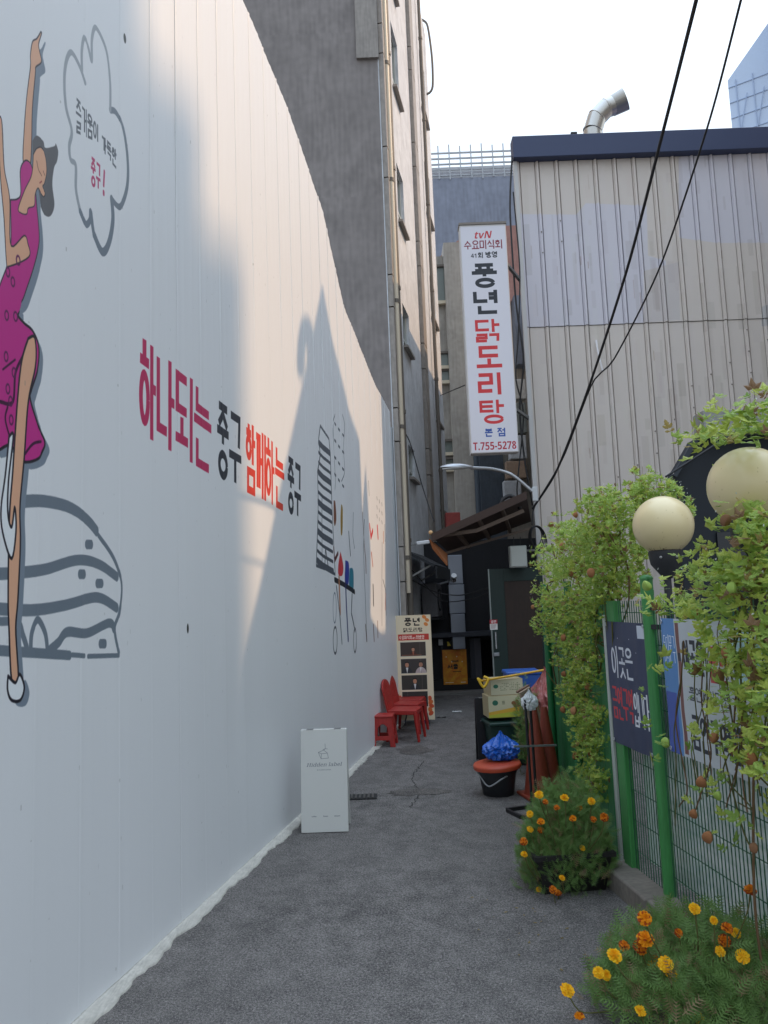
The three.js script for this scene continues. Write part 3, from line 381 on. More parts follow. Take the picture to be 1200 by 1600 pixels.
// ---------- brown awning over the alley, meter box, door, dark storefront ----------
{
  const t = thing('brown_awning', 'old brown sheet-metal awning slanting out over the alley', 'awning'), br = mat('#3b2a22', .7), tan = worn('#6e5d50', .7, .6), rust = mat('#85512c', .8);
  const D0 = 12.3, D1 = 13.7, a = at(668, 852, D0), b = at(822, 775, D0), cN = at(700, 882, D0 - .6);
  const lo = at(680, 845, D0), hi = at(824, 790, D0);
  // sheet: front edge a-b, back edge deeper and higher; seen from below
  const quad = (p, q, r, s, th) => { const g = new THREE.BufferGeometry(), n = q.clone().sub(p).cross(s.clone().sub(p)).normalize().multiplyScalar(th), v = [p, q, r, s].flatMap((k) => [k.x, k.y, k.z]).concat([p, q, r, s].flatMap((k) => { const w = k.clone().add(n); return [w.x, w.y, w.z]; })); g.setAttribute('position', new THREE.Float32BufferAttribute(v, 3)); g.setAttribute('uv', new THREE.Float32BufferAttribute(v.filter((_, i) => i % 3 < 2), 2)); g.setIndex([0, 1, 2, 0, 2, 3, 4, 6, 5, 4, 7, 6, 0, 5, 1, 0, 4, 5, 1, 6, 2, 1, 5, 6, 2, 7, 3, 2, 6, 7, 3, 4, 0, 3, 7, 4]); const q2 = g.toNonIndexed(); q2.computeVertexNormals(); return q2; };
  const A = at(674, 838, D0), B = at(822, 772, D0), A2 = at(700, 862, D0 + 1.6), B2 = at(830, 815, D0 + 1.6);
  part(t, 'sheet', quad(A, B, B2, A2, .03), br);
  part(t, 'front_board', quad(A.clone().add(V3(0, -.09, .03)), B.clone().add(V3(0, -.09, .03)), B.clone().add(V3(0, .04, .03)), A.clone().add(V3(0, .04, .03)), .03), br);
  part(t, 'edge_beam', bar(at(682, 838, D0 + .12), at(745, 829, D0 + .12), .05, .06), tan); part(t, 'edge_beam', bar(at(745, 829, D0 + .12), at(818, 798, D0 + .12), .05, .06), tan);
  for (const k of [.25, .5, .75]) part(t, 'rafter', bar(A.clone().lerp(B, k).add(V3(0, -.07, -.05)), A2.clone().lerp(B2, k).add(V3(0, -.05, 0)), .05, .07), tan);
  part(t, 'rusty_flap', quad(at(670, 842, D0), at(676, 858, D0), at(698, 884, D0 - .1), at(698, 866, D0 + .3), .015), rust).userData = { label: 'rusty orange-brown end flap hanging down' };
  part(t, 'knob', new THREE.SphereGeometry(.035, 10, 8), mat('#cfa878', .6), at(673, 832, D0)); part(t, 'lower_rail', bar(at(690, 866, D0 + .9), at(828, 826, D0 + .9), .04), tan);
  const re = thing('red_box', 'small faded red box fixed above the brown awning', 'box'), rp = at(707, 814, 14.6); part(re, 'body', box(.28, .3, .3, .02), worn('#8e3a34', .8, 1), rp); part(re, 'bracket', bar(rp.clone().add(V3(0, -.1, -.1)), rp.clone().add(V3(.1, -.3, -.5)), .04), br);
  const dk = thing('black_hose_loop', 'black ribbed hose loop standing on top of the brown awning', 'hose'), hp = at(797, 785, D0 + .5); part(dk, 'hose', tube([hp.clone().add(V3(-.17, -.12, 0)), hp.clone().add(V3(-.13, .04, 0)), hp.clone().add(V3(0, .11, 0)), hp.clone().add(V3(.13, .03, 0)), hp.clone().add(V3(.16, -.12, 0))], .035, 24, 8), cableM);
}
{
  const m = thing('meter_box', 'pale grey electrical meter box hung above the green door', 'meter box'), p = at(809, 870, 13.1);
  part(m, 'case', box(.29, .37, .16, .015), mat('#a6aba6', .5), p); part(m, 'lid', box(.25, .33, .012, .004), mat('#b1b6b0', .45), p.clone().add(V3(0, 0, .087))); part(m, 'hook', bar(p.clone().add(V3(-.05, .18, 0)), p.clone().add(V3(-.05, .34, 0)), .012), cableM); part(m, 'hook', bar(p.clone().add(V3(.06, .18, 0)), p.clone().add(V3(.06, .34, 0)), .012), cableM); part(m, 'conduit', rod(p.clone().add(V3(.15, .1, -.03)), V3(XL, p.y + .12, -FD), .018), mat('#888', .5));
  const D = 13.3, a = at(762, 890, D), b = at(845, 890, D), hD = at(800, 888, D).y, w = b.x - a.x, cx = (a.x + b.x) / 2 + .02, t = thing('green_door', 'dark green metal door with brown panel standing open into the alley', 'door', V3(cx, 0, -D));
  const gr = worn('#16302c', .5, .7), brn = worn('#33241c', .6, .6);
  part(t, 'stile', box(w * .27, hD - .03, .05, .006), gr, V3(-w * .365, hD / 2 + .015, 0)); part(t, 'stile', box(w * .08, hD - .03, .05, .006), gr, V3(w * .46, hD / 2 + .015, 0)); part(t, 'rail', box(w * .65, .22, .05, .006), gr, V3(w * .095, hD - .11, 0)); part(t, 'rail', box(w * .65, .2, .05, .006), gr, V3(w * .095, .115, 0)); part(t, 'panel', metreUV(box(w * .65, hD - .43, .03)), brn, V3(w * .095, hD / 2, 0)); part(t, 'edge_strip', box(.02, hD - .03, .056), mat('#8e9694', .4, { metalness: .6 }), V3(-w * .51, hD / 2 + .015, 0));
  const hy = at(775, 1000, D).y, hx = at(774, 1000, D).x - cx; part(t, 'handle', merge([rod(V3(hx, hy - .14, .09), V3(hx, hy + .14, .09), .016), bar(V3(hx, hy - .12, .02), V3(hx, hy - .12, .09), .014), bar(V3(hx, hy + .12, .02), V3(hx, hy + .12, .09), .014)]), mat('#c8ccd0', .25, { metalness: .9 })); part(t, 'lock', box(.1, .06, .04, .008), mat('#9a9ea2', .3, { metalness: .8 }), V3(hx, hy - .24, .04));
  const [c, x] = canvas(96, 128, '#dddbd8'); x.fillStyle = '#b02a34'; x.fillRect(0, 0, 96, 52); x.fillStyle = '#eee'; writeHangul(x, '금연', rectMap(16, 8, 64, 36), 5, '#f0eeea'); for (let i = 0; i < 4; i++) { x.fillStyle = '#7a4a50'; x.fillRect(12, 64 + i * 14, 70 - i * 6, 5); }
  const sp = at(771, 976, D); part(t, 'sticker', new THREE.PlaneGeometry(.13, .17), new THREE.MeshStandardMaterial({ map: canvasTex(c), roughness: .5 }), V3(sp.x - cx, sp.y, .0285));
}
{
  const D = 16.6, t = thing('dark_storefront', 'black-painted storefront closing the end of the alley', 'storefront'), bk = worn('#1c1d24', .7, .6), gy = worn('#3a3d47', .6, .6), X0 = at(668, 1000, D).x - .2, X1 = at(850, 1000, D).x + .4, cx = (X0 + X1) / 2, w = X1 - X0;
  part(t, 'wall', metreUV(box(w, 3.2, .3)), bk, V3(cx, 1.6, -D - .16)); const lh = at(720, 990, D).y; part(t, 'ledge', box(w, .09, .5), gy, V3(cx, lh, -D + .18)); for (const [x0, x1, m] of [[735, 742, gy], [742, 752, worn('#55565f', .6, .6)], [690, 693, gy]]) { const p = at(x0, 1040, D), q = at(x1, 1040, D); part(t, 'pilaster', box(q.x - p.x, lh - .1, .1), m, V3((p.x + q.x) / 2, (lh - .1) / 2, -D + .04)); }
  part(t, 'plinth', box(w, .28, .12), mat('#101116', .6), V3(cx, .14, -D + .06)); part(t, 'dark_pane', box(.7, lh - .5, .03), new THREE.MeshPhysicalMaterial({ color: C('#0c0d12'), roughness: .1 }), V3(at(765, 1030, D).x, lh / 2 + .1, -D + .02));
  part(t, 'step', box(w, .05, .4), worn('#8c8a86', .9, .6), V3(cx, .025, -D + .32));
  const v = thing('vent_duct', 'square silver ventilation duct running down the black storefront wall', 'duct'), dm = mat('#8b909b', .35, { metalness: .7 }), dx = at(711, 920, D).x; let y = at(711, 868, D).y; for (const [l, ww] of [[.62, .3], [.62, .33], [.4, .3], [.34, .26]]) { part(v, 'section', box(ww, l - .015, .3, .006), dm, V3(dx, y - l / 2, -D + .17)); y -= l; }
  const cc = thing('security_camera', 'white bullet security camera mounted in front of the silver vent duct', 'camera'), p = at(709, 903, 15.8), wm = mat('#e4e6e8', .35); { const g = cyl(.055, .055, .2, 16); g.rotateX(Math.PI / 2 - .5); part(cc, 'body', g, wm, p); const l = cyl(.04, .04, .01, 16); l.rotateX(Math.PI / 2 - .5); part(cc, 'lens', l, mat('#111', .1), p.clone().add(V3(0, -.052, .09))); part(cc, 'arm', bar(p.clone().add(V3(0, -.04, -.08)), p.clone().add(V3(-.25, -.1, -.5)), .03), wm); }
  const ps = thing('orange_poster', 'orange poster with black lettering on the black storefront', 'poster'), a = at(692, 1070, D), b = at(728, 1013, D), pw = b.x - a.x, ph = b.y - a.y, [cv, x] = canvas(320, Math.round(320 * ph / pw), '#d98a1e'), H = cv.height; const rO = rng(3); for (let i = 0; i < 60; i++) { x.fillStyle = rO() < .5 ? 'rgba(214,110,24,.35)' : 'rgba(236,176,40,.35)'; x.beginPath(); x.ellipse(rO() * 320, rO() * H, 10 + rO() * 50, 8 + rO() * 34, rO() * 3, 0, 7); x.fill(); }
  writeHangul(x, '서울', rectMap(62, H * .42, 140, H * .13), 13, '#26200f'); writeHangul(x, '먹자골목', rectMap(120, H * .31, 90, H * .05), 5, '#3a2c10'); x.fillStyle = '#3a2c10'; x.fillRect(130, H * .62, 110, 9); x.fillStyle = '#f3e3c0'; x.fillRect(24, H * .93, 110, 8); x.fillRect(230, H * .93, 66, 10); for (let i = 0; i < 4; i++) { x.beginPath(); x.arc(50 + i * 70, H * (.2 + .15 * (i % 2)), 8, 0, 7); x.fill(); }
  part(ps, 'board', box(pw, ph, .03), mat('#54320e', .6), V3((a.x + b.x) / 2, (a.y + b.y) / 2, -D + .105)); part(ps, 'print', new THREE.PlaneGeometry(pw - .02, ph - .02), new THREE.MeshStandardMaterial({ map: canvasTex(cv), roughness: .5 }), V3((a.x + b.x) / 2, (a.y + b.y) / 2, -D + .123));
  const yl = thing('small_sign', 'small dark sign with yellow marks above the orange poster', 'sign'), sp = at(712, 1005, D); part(yl, 'board', box(.4, .1, .03), mat('#2a2418', .6), V3(sp.x, sp.y, -D + .1)); part(yl, 'mark', prism([[0, 0], [.08, 0], [.03, .09], [0, .09]], .004), mat('#d8b92c', .5), V3(sp.x - .19, sp.y - .045, -D + .117));
  const wl = thing('wall_notice', 'small white notice beside the orange poster', 'notice'), np = at(688, 1003, D); part(wl, 'sheet', box(.09, .13, .02), mat('#c9cacb', .6), V3(np.x, np.y, -D + .1)); part(wl, 'clip', box(.04, .02, .03), mat('#444', .5), V3(np.x, np.y + .07, -D + .1));
}

// ---------- menu banner stand ----------
{
  const p = G(650, 1120), D = -p.z - .75, w = at(676, 1040, D).x - at(621, 1040, D).x, h = at(648, 961, D).y, t = thing('banner_stand', 'tall cream restaurant banner stand with rows of photographs beside the stacked chairs', 'banner', V3((at(621, 1040, D).x + at(676, 1040, D).x) / 2, 0, -D), -.06);
  const W = 512, H = Math.round(W * h / w), [c, x] = canvas(W, H, '#e2d2b4'), k = (y) => (y - 130) / 1090 * H, u = (q) => (q - 392) / 380 * W;
  for (const [a, b] of [[.82, .02], [.9, .05], [.86, .09]]) { x.fillStyle = '#d9823a'; x.beginPath(); x.ellipse(W * a, H * b, 34, 26, .6, 0, 7); x.fill(); } for (let i = 0; i < 5; i++) { x.fillStyle = i % 2 ? '#d2682e' : '#c9502c'; x.beginPath(); x.ellipse(W * (.88 + .02 * (i % 3)), H * (.8 + .035 * i), 30, 40, i, 0, 7); x.fill(); x.beginPath(); x.ellipse(W * .04, H * (.78 + .03 * i), 16, 24, i, 0, 7); x.fill(); }
  writeHangul(x, '풍년', rectMap(u(485), k(158), u(655) - u(485), k(238) - k(158)), 20, '#2a211c', .2); writeHangul(x, '닭도리탕', rectMap(u(470), k(262), u(680) - u(470), k(305) - k(262)), 9, '#3a2c24', .1);
  x.fillStyle = '#c2382c'; x.fillRect(u(410), k(328), u(745) - u(410), k(392) - k(328)); writeHangul(x, '수요미식회', rectMap(u(420), k(342), 190, k(382) - k(342)), 7, '#f6ded0', .08); x.fillStyle = '#f6ded0'; x.font = 'bold 44px sans-serif'; x.fillText('41', u(420) + 196, k(381)); writeHangul(x, '회방영', rectMap(u(420) + 250, k(342), 120, k(382) - k(342)), 7, '#f6ded0', .08);
  const rows = [[410, 560], [585, 738], [755, 910], [925, 1085]]; rows.forEach(([a, b], i) => { const X0 = u(428), X1 = u(708), Y0 = k(a), Y1 = k(b), hh = Y1 - Y0; x.fillStyle = ['#40342e', '#3b3634', '#35332f', '#2e2c2b'][i]; x.fillRect(X0, Y0, X1 - X0, hh); const man = (cx, s, suit, shirt) => { x.save(); x.beginPath(); x.rect(X0, Y0, X1 - X0, hh); x.clip(); x.fillStyle = suit; x.beginPath(); x.ellipse(cx, Y1 + hh * .1, 84 * s, hh * .52 * s, 0, 0, 7); x.fill(); x.fillStyle = shirt; x.beginPath(); x.moveTo(cx - 18 * s, Y1 - hh * .4 * s); x.lineTo(cx + 18 * s, Y1 - hh * .4 * s); x.lineTo(cx, Y1); x.fill(); x.fillStyle = '#b98468'; x.beginPath(); x.ellipse(cx, Y1 - hh * .58 * s, 27 * s, 36 * s, 0, 0, 7); x.fill(); x.fillStyle = '#1b1614'; x.beginPath(); x.ellipse(cx, Y1 - hh * .72 * s, 29 * s, 18 * s, 0, Math.PI, 0); x.fill(); x.restore(); };
    if (i === 0) { man((X0 + X1) / 2, .8, '#4a2a22', '#a05a44'); x.fillStyle = '#8d5a40'; x.fillRect(X0 + 20, Y1 - 22, X1 - X0 - 90, 9); } if (i === 1) { man(X0 + 90, 1, '#2c2e34', '#d8d8d6'); man(X1 - 85, 1, '#b8a8a6', '#e6e0de'); } if (i === 2) man((X0 + X1) / 2 + 8, 1, '#2a2c31', '#d2d4d6'); if (i === 3) man((X0 + X1) / 2 - 10, .75, '#3c2c28', '#8a6a5c'); x.fillStyle = '#5b524c'; x.fillRect(i === 3 ? X0 + 80 : X1 - 92 + i * 8, Y0, 5, hh); x.strokeStyle = '#d8cdb8'; x.lineWidth = 6; x.strokeRect(X0, Y0, X1 - X0, hh); });
  const fw = prism([[-w / 2, .06], [w / 2, .06], [w / 2, h], [-w / 2, h]], .006); part(t, 'sheet', fw, mat('#d8c8aa', .6), V3(0, 0, -.006)); part(t, 'print', new THREE.PlaneGeometry(w - .004, h - .064), new THREE.MeshStandardMaterial({ map: canvasTex(c), roughness: .45 }), V3(0, h / 2 + .03, .0025));
  const am = mat('#3d3f42', .4, { metalness: .5 }); for (const s of [-1, 1]) { part(t, 'strut', rod(V3(0, h * .4, -.05), V3(s * w * .46, h - .03, -.014), .008), am); part(t, 'strut', rod(V3(0, h * .4, -.05), V3(s * w * .46, .07, -.014), .008), am); part(t, 'foot', rod(V3(0, h * .4, -.05), V3(s * .22, .008, -.36), .01), am); part(t, 'foot', rod(V3(s * .12, .35, -.03), V3(s * .2, .008, .14), .01), am); }
}

// ---------- stacked plastic chairs and a stool ----------
const red = worn('#b42b25', .45, 2), blue = worn('#24459a', .45, 2);
function makeChair(m, label, group) { // seat towards +x, back at -x
  const t = thing('plastic_chair', label, 'chair', V3(0, 0, 0), 0, group);
  part(t, 'seat', box(.42, .03, .42, .014), m, V3(.02, .42, 0)); part(t, 'seat_rim', merge([box(.42, .05, .02, .008).translate(.02, .395, .2), box(.42, .05, .02, .008).translate(.02, .395, -.2), box(.02, .05, .38, .008).translate(.22, .395, 0)]), m);
  const s = new THREE.Shape(); s.moveTo(-.19, 0); s.lineTo(-.2, .3); s.quadraticCurveTo(-.17, .43, 0, .44); s.quadraticCurveTo(.17, .43, .2, .3); s.lineTo(.19, 0); s.closePath(); for (const hx of [-.1, -.035, .03]) { const o = new THREE.Path(); o.moveTo(hx, .1); o.lineTo(hx + .03, .1); o.lineTo(hx + .03, .33); o.lineTo(hx, .33); o.closePath(); s.holes.push(o); }
  const b = new THREE.ExtrudeGeometry(s, { depth: .016, bevelEnabled: true, bevelSize: .006, bevelThickness: .006, bevelSegments: 2, curveSegments: 12 }); b.rotateY(Math.PI / 2); b.rotateZ(.2); part(t, 'backrest', b, m, V3(-.2, .41, 0));
  for (const [x, z] of [[1, 1], [1, -1], [-1, 1], [-1, -1]]) part(t, 'leg', rod(V3(.02 + x * .23, 0, z * .215), V3(.02 + x * .185, .41, z * .185), .02, .034, 8), m);
  return t;
}
{
  const base = (px, py) => G(px, py), face = -.25, g = 'red plastic chairs lined up along the hoarding';
  const c0 = makeChair(red, 'red plastic chair right behind the red stool, its back to the hoarding', g), p0 = base(633, 1155); c0.position.copy(p0); c0.rotation.y = face;
  const c1 = copyOf(c0, 'red plastic chair in the middle of the chair row by the hoarding'); c1.position.copy(base(638, 1143)); c1.rotation.y = face - .08;
  const c2 = copyOf(c0, 'red plastic chair just in front of the blue chair by the hoarding'); c2.position.copy(base(641, 1134)); c2.rotation.y = face + .05;
  const c3 = makeChair(blue, 'blue plastic chair at the end of the chair row by the banner stand', undefined); c3.position.copy(base(644, 1126)); c3.rotation.y = face;
  const sp = G(601, 1164), t = thing('plastic_stool', 'red plastic stool with arched sides at the foot of the hoarding', 'stool', sp, -.12), hs = .4, w0 = .34, w1 = .27;
  part(t, 'seat', box(w1 + .02, .035, w1 + .02, .015), red, V3(0, hs, 0));
  for (let i = 0; i < 4; i++) { const s = new THREE.Shape(); s.moveTo(-w0 / 2, 0); s.lineTo(-w1 / 2, hs - .01); s.lineTo(w1 / 2, hs - .01); s.lineTo(w0 / 2, 0); s.lineTo(w0 / 2 - .065, 0); s.lineTo(w0 / 2 - .075, .09); s.lineTo(-w0 / 2 + .075, .09); s.lineTo(-w0 / 2 + .065, 0); s.closePath(); const o = new THREE.Path(); o.moveTo(-.078, .14); o.lineTo(.078, .14); o.lineTo(.07, .25); o.quadraticCurveTo(0, .36, -.07, .25); o.closePath(); s.holes.push(o); const gg = new THREE.ExtrudeGeometry(s, { depth: .012, bevelEnabled: true, bevelSize: .004, bevelThickness: .004, bevelSegments: 1, curveSegments: 10 }); gg.rotateX(-(w0 - w1) / 2 / hs); gg.translate(0, 0, w0 / 2 - .018); gg.rotateY(i * Math.PI / 2); part(t, 'side_panel', gg, red); }
  const fp = G(590, 1152), f = thing('folded_parasol', 'folded black parasol leaning upright between the chairs and the hoarding', 'parasol', fp), bk = mat('#15161a', .7); const lean = V3(-.04, 0, 0);
  part(f, 'cloth', (() => { const gg = new THREE.LatheGeometry([[.02, .0], [.07, .06], [.085, .3], [.06, .6], [.025, .72]].map(([a, b]) => new THREE.Vector2(a, b)), 9); return gg; })(), bk, V3(-.03, .06, 0), [0, 0, .05]); part(f, 'pole', rod(V3(-.03, 0, 0), V3(-.09, .95, 0), .012), mat('#333', .5));
}

// ---------- white A-board and black board ----------
function board(name, label, px0, px1, py, top, face, inkCol, turn, leanBack) {
  const p = G((px0 + px1) / 2, py), D = -p.z, w = at(px1, py, D).x - at(px0, py, D).x, h = at((px0 + px1) / 2, top, D).y, t = thing(name, label, 'signboard', p, turn);
  const W = 512, H = Math.round(W * h / w), [c, x] = canvas(W, H, face); x.strokeStyle = inkCol; x.fillStyle = inkCol; x.lineWidth = 4; x.lineJoin = 'round';
  const q = (l) => { x.beginPath(); l.forEach(([a, b], i) => i ? x.lineTo(a * W, b * H) : x.moveTo(a * W, b * H)); x.stroke(); };
  q([[.38, .225], [.5, .205], [.58, .235], [.6, .285], [.44, .29], [.38, .225]]); q([[.44, .29], [.45, .24], [.58, .235]]); q([[.45, .24], [.38, .225]]); q([[.53, .14], [.535, .19]]); q([[.535, .19], [.48, .2]]); q([[.535, .19], [.585, .195]]); q([[.5, .205], [.535, .19]]);
  x.font = 'italic 52px serif'; x.textAlign = 'center'; x.save(); x.translate(W * .5, H * .365); x.scale(1.25, 1); x.fillText('Hidden label', 0, 0); x.restore(); x.font = '17px sans-serif'; x.fillText('BY FLOWER GARDEN', W * .5, H * .405); x.font = 'bold 18px sans-serif'; x.fillText('coffee', W * .27, H * .855); x.fillText('flower', W * .52, H * .855); x.fillText('dessert', W * .77, H * .855);
  const bm = mat(face, .5), tx = new THREE.MeshStandardMaterial({ map: canvasTex(c), roughness: .45 });
  const front = part(t, 'front_panel', box(w, h, .018, .003), bm, V3(0, h / 2, -leanBack / 2), [-Math.atan2(leanBack, h), 0, 0]); part(front, 'print', new THREE.PlaneGeometry(w - .006, h - .006), tx, V3(0, 0, .0105));
  part(t, 'rear_panel', box(w, h, .018, .003), bm, V3(0, h / 2, -leanBack * 1.5 - .03), [Math.atan2(leanBack, h), 0, 0]); for (const s of [-1, 1]) part(t, 'hinge', box(.06, .02, .05), mat('#888', .4, { metalness: .7 }), V3(s * w * .3, h - .01, -leanBack - .014));
  return t;
}
board('sandwich_board', 'white sandwich board with thin grey line logo standing by the hoarding', 471, 545, 1301, 1142, '#c9c9c4', '#5d636b', -.02, .11);
board('sandwich_board', 'black sandwich board with white script leaning beside the stacked boxes', 748, 800, 1189, 1090, '#1b1b20', '#b8b8bc', .1, .06);

// leaf shapes
class Soup { constructor() { this.p = []; this.c = []; } add(tpl, m, col) { const v = V3(0, 0, 0); for (let i = 0; i < tpl.length; i += 3) { v.set(tpl[i], tpl[i + 1], tpl[i + 2]).applyMatrix4(m); this.p.push(v.x, v.y, v.z); this.c.push(col[0], col[1], col[2]); } } geo() { const g = new THREE.BufferGeometry(); g.setAttribute('position', new THREE.Float32BufferAttribute(this.p, 3)); g.setAttribute('color', new THREE.Float32BufferAttribute(this.c, 3)); g.computeVertexNormals(); return g; } }
// a lobed, pointed leaflet along +y with a raised midrib, unit length
function leaflet(out, bx, by, ang, len, wid) { const c = Math.cos(ang), s = Math.sin(ang), T = (x, y, z) => [bx + (x * c + y * s) * len, by + (-x * s + y * c) * len, z * len]; const rim = [[0, 0], [.22, .22], [.16, .34], [.34, .5], [.2, .6], [.2, .78], [0, 1]]; for (const sd of [-1, 1]) for (let i = 0; i + 1 < rim.length; i++) { const a = rim[i], b = rim[i + 1]; const A = T(sd * a[0] * wid, a[1], -.1 * a[0]), B = T(sd * b[0] * wid, b[1], -.1 * b[0]), M = T(0, .5, .06); sd > 0 ? out.push(...A, ...B, ...M) : out.push(...A, ...M, ...B); } }
const compound = []; leaflet(compound, 0, .34, 0, .72, .95); leaflet(compound, -.02, .3, -.85, .52, .9); leaflet(compound, .02, .3, .85, .52, .9); leaflet(compound, -.01, .08, -1.35, .42, .85); leaflet(compound, .01, .08, 1.35, .42, .85); compound.push(-.012, 0, 0, .012, 0, 0, 0, .4, 0);
const simpleLeaf = []; { const q = [[0, 0, 0], [.24, .35, -.04], [0, 1, 0], [-.24, .35, -.04], [0, .4, .07]]; for (const [a, b] of [[0, 1], [1, 2], [2, 3], [3, 0]]) simpleLeaf.push(...q[a], ...q[b], ...q[4]); }
const triLeaf = []; for (const a of [-.95, 0, .95]) { const c = Math.cos(a), s = Math.sin(a); for (let i = 0; i < simpleLeaf.length; i += 3) { const x = simpleLeaf[i], y = simpleLeaf[i + 1] * (a ? .75 : 1); triLeaf.push(x * c + y * s, -x * s + y * c, simpleLeaf[i + 2]); } }
const fern = []; for (let i = 0; i < 6; i++) for (const sd of [-1, 1]) { const y = .15 + i * .14, l = .34 - Math.abs(i - 2) * .05; fern.push(0, y - .03, 0, sd * l, y + .17, -.04, 0, y + .04, 0); } fern.push(-.015, 0, 0, .015, 0, 0, 0, 1, .02);
const leafMat = new THREE.MeshPhysicalMaterial({ vertexColors: true, roughness: .55, transmission: .5, thickness: 0, side: THREE.DoubleSide, specularIntensity: .4 });

// ---------- pile of rubbish on the right of the alley ----------
{
  const p = G(795, 1200), t = thing('green_bin', 'dark green wheeled bin with cardboard boxes piled on its lid', 'bin', p.clone().add(V3(.05, 0, -.3)), .1), gm = mat('#12332c', .5); const bh = at(790, 1122, -p.z + .3).y;
  { const g = cyl(.36, .3, bh - .06, 4); g.rotateY(Math.PI / 4); part(t, 'body', g, gm, V3(0, (bh - .06) / 2 + .02, 0)); part(t, 'lid', box(.56, .05, .56, .02), gm, V3(0, bh - .03, 0)); for (const s of [-1, 1]) { const wg = cyl(.07, .07, .04, 14); wg.rotateZ(Math.PI / 2); part(t, 'wheel', wg, mat('#151515', .7), V3(s * .2, .07, -.25)); } part(t, 'handle', bar(V3(-.22, bh - .05, -.31), V3(.22, bh - .05, -.31), .03), gm); }
  const D = -p.z + .12; const [c, x] = canvas(512, 256, '#c2bd9c'); x.fillStyle = '#d0a53a'; x.beginPath(); x.moveTo(0, 190); x.lineTo(512, 120); x.lineTo(512, 256); x.lineTo(0, 256); x.fill(); x.fillStyle = '#b3b83e'; x.beginPath(); x.moveTo(0, 225); x.lineTo(512, 175); x.lineTo(512, 256); x.lineTo(0, 256); x.fill(); x.fillStyle = '#2f6a54'; x.beginPath(); x.ellipse(95, 80, 40, 32, 0, 0, 7); x.fill(); x.fillStyle = '#8a5a35'; for (const [a, b] of [[350, 90], [395, 75], [420, 115], [375, 120]]) { x.beginPath(); x.ellipse(a, b, 30, 24, 0, 0, 7); x.fill(); } x.fillStyle = '#46523e'; for (let i = 0; i < 3; i++) x.fillRect(190, 60 + i * 16, 40, 7);
  const [c2, y2] = canvas(512, 256, '#bdb99c'); y2.fillStyle = '#2f6a54'; y2.beginPath(); y2.ellipse(80, 110, 40, 34, 0, 0, 7); y2.fill(); y2.fillStyle = '#5e6b52'; const rB2 = rng(8); for (let i = 0; i < 5; i++) for (let j = 0; j < 11; j++) if (rB2() > .2) y2.fillRect(150 + j * 30, 60 + i * 28, 10 + rB2() * 16, 9);
  const mk = (label, px0, px1, y0, y1, cv, turn, dz) => { const b = thing('cardboard_box', label, 'box', V3((at(px0, y1, D).x + at(px1, y1, D).x) / 2, at((px0 + px1) / 2, y1, D).y, -D + dz - .16), turn), w = at(px1, y1, D).x - at(px0, y1, D).x, h = at(px0, y0, D).y - at(px0, y1, D).y, cb = mat('#a89a78', .8); part(b, 'carton', box(w, h, .32, .008), cb, V3(0, h / 2, 0)); part(b, 'print', new THREE.PlaneGeometry(w - .012, h - .012), new THREE.MeshStandardMaterial({ map: canvasTex(cv), roughness: .7 }), V3(0, h / 2, .1625)); part(b, 'flap_seam', box(w * .98, .004, .02), mat('#c9b98c', .5), V3(0, h + .003, 0)); return b; };
  mk('cream carton with green emblem and brown mushroom print on the green bin', 761, 821, 1086, 1121, c, .08, .02); mk('cream carton with green emblem and small print, topmost of its stack', 763, 816, 1061, 1086, c2, .14, 0);
  const bb = thing('blue_crate', 'blue plastic crate behind the cream cartons', 'crate', G(815, 1190).add(V3(.15, 0, -.55))); const ch = at(830, 1058, 9.4).y; part(bb, 'body', box(.42, ch, .4, .02), mat('#1d4f9c', .5), V3(0, ch / 2, 0)); part(bb, 'rim', box(.45, .05, .43, .02), mat('#1d4f9c', .5), V3(0, ch, 0));
  const br = thing('yellow_broom', 'yellow-handled broom lying across the top of the cartons', 'broom'), q0 = at(752, 1064, D - .1), q1 = at(850, 1047, D + .1); part(br, 'handle', rod(q0, q1, .014), mat('#c79a26', .5)); part(br, 'ribbon', tube([q0, q0.clone().add(V3(-.04, .03, .03)), q0.clone().add(V3(.02, -.07, .04)), q0.clone().add(V3(.08, .02, .03)), q0.clone().add(V3(.03, .05, .01))], .016, 24, 6), mat('#d9b02c', .6));
  // bucket with orange lid
  const kp = G(779, 1240), k = thing('lidded_bucket', 'black plastic bucket with an orange lid under the blue bag', 'bucket', kp), kD = -kp.z, kh = at(779, 1196, kD).y, bw = .2; const lg = new THREE.LatheGeometry([[0, .01], [bw * .78, 0], [bw, kh], [bw + .015, kh], [bw + .015, kh - .03]].map(([a, b]) => new THREE.Vector2(a, b)), 28); part(k, 'body', lg, mat('#2a2c30', .55)); const ll = new THREE.LatheGeometry([[bw + .04, -.03], [bw + .045, .0], [bw + .035, .02], [bw * .8, .034], [bw * .74, .026], [0, .03]].map(([a, b]) => new THREE.Vector2(a, b)), 28); part(k, 'lid', ll, mat('#b5482c', .45), V3(0, kh + .01, 0), [0, 0, .05]); part(k, 'handle', tube([V3(-bw, kh - .06, 0), V3(-bw * .6, kh - .16, bw * .9), V3(bw * .1, kh - .08, bw * 1.1), V3(bw, kh - .06, 0)], .008, 24, 6), mat('#9a9c9e', .4));
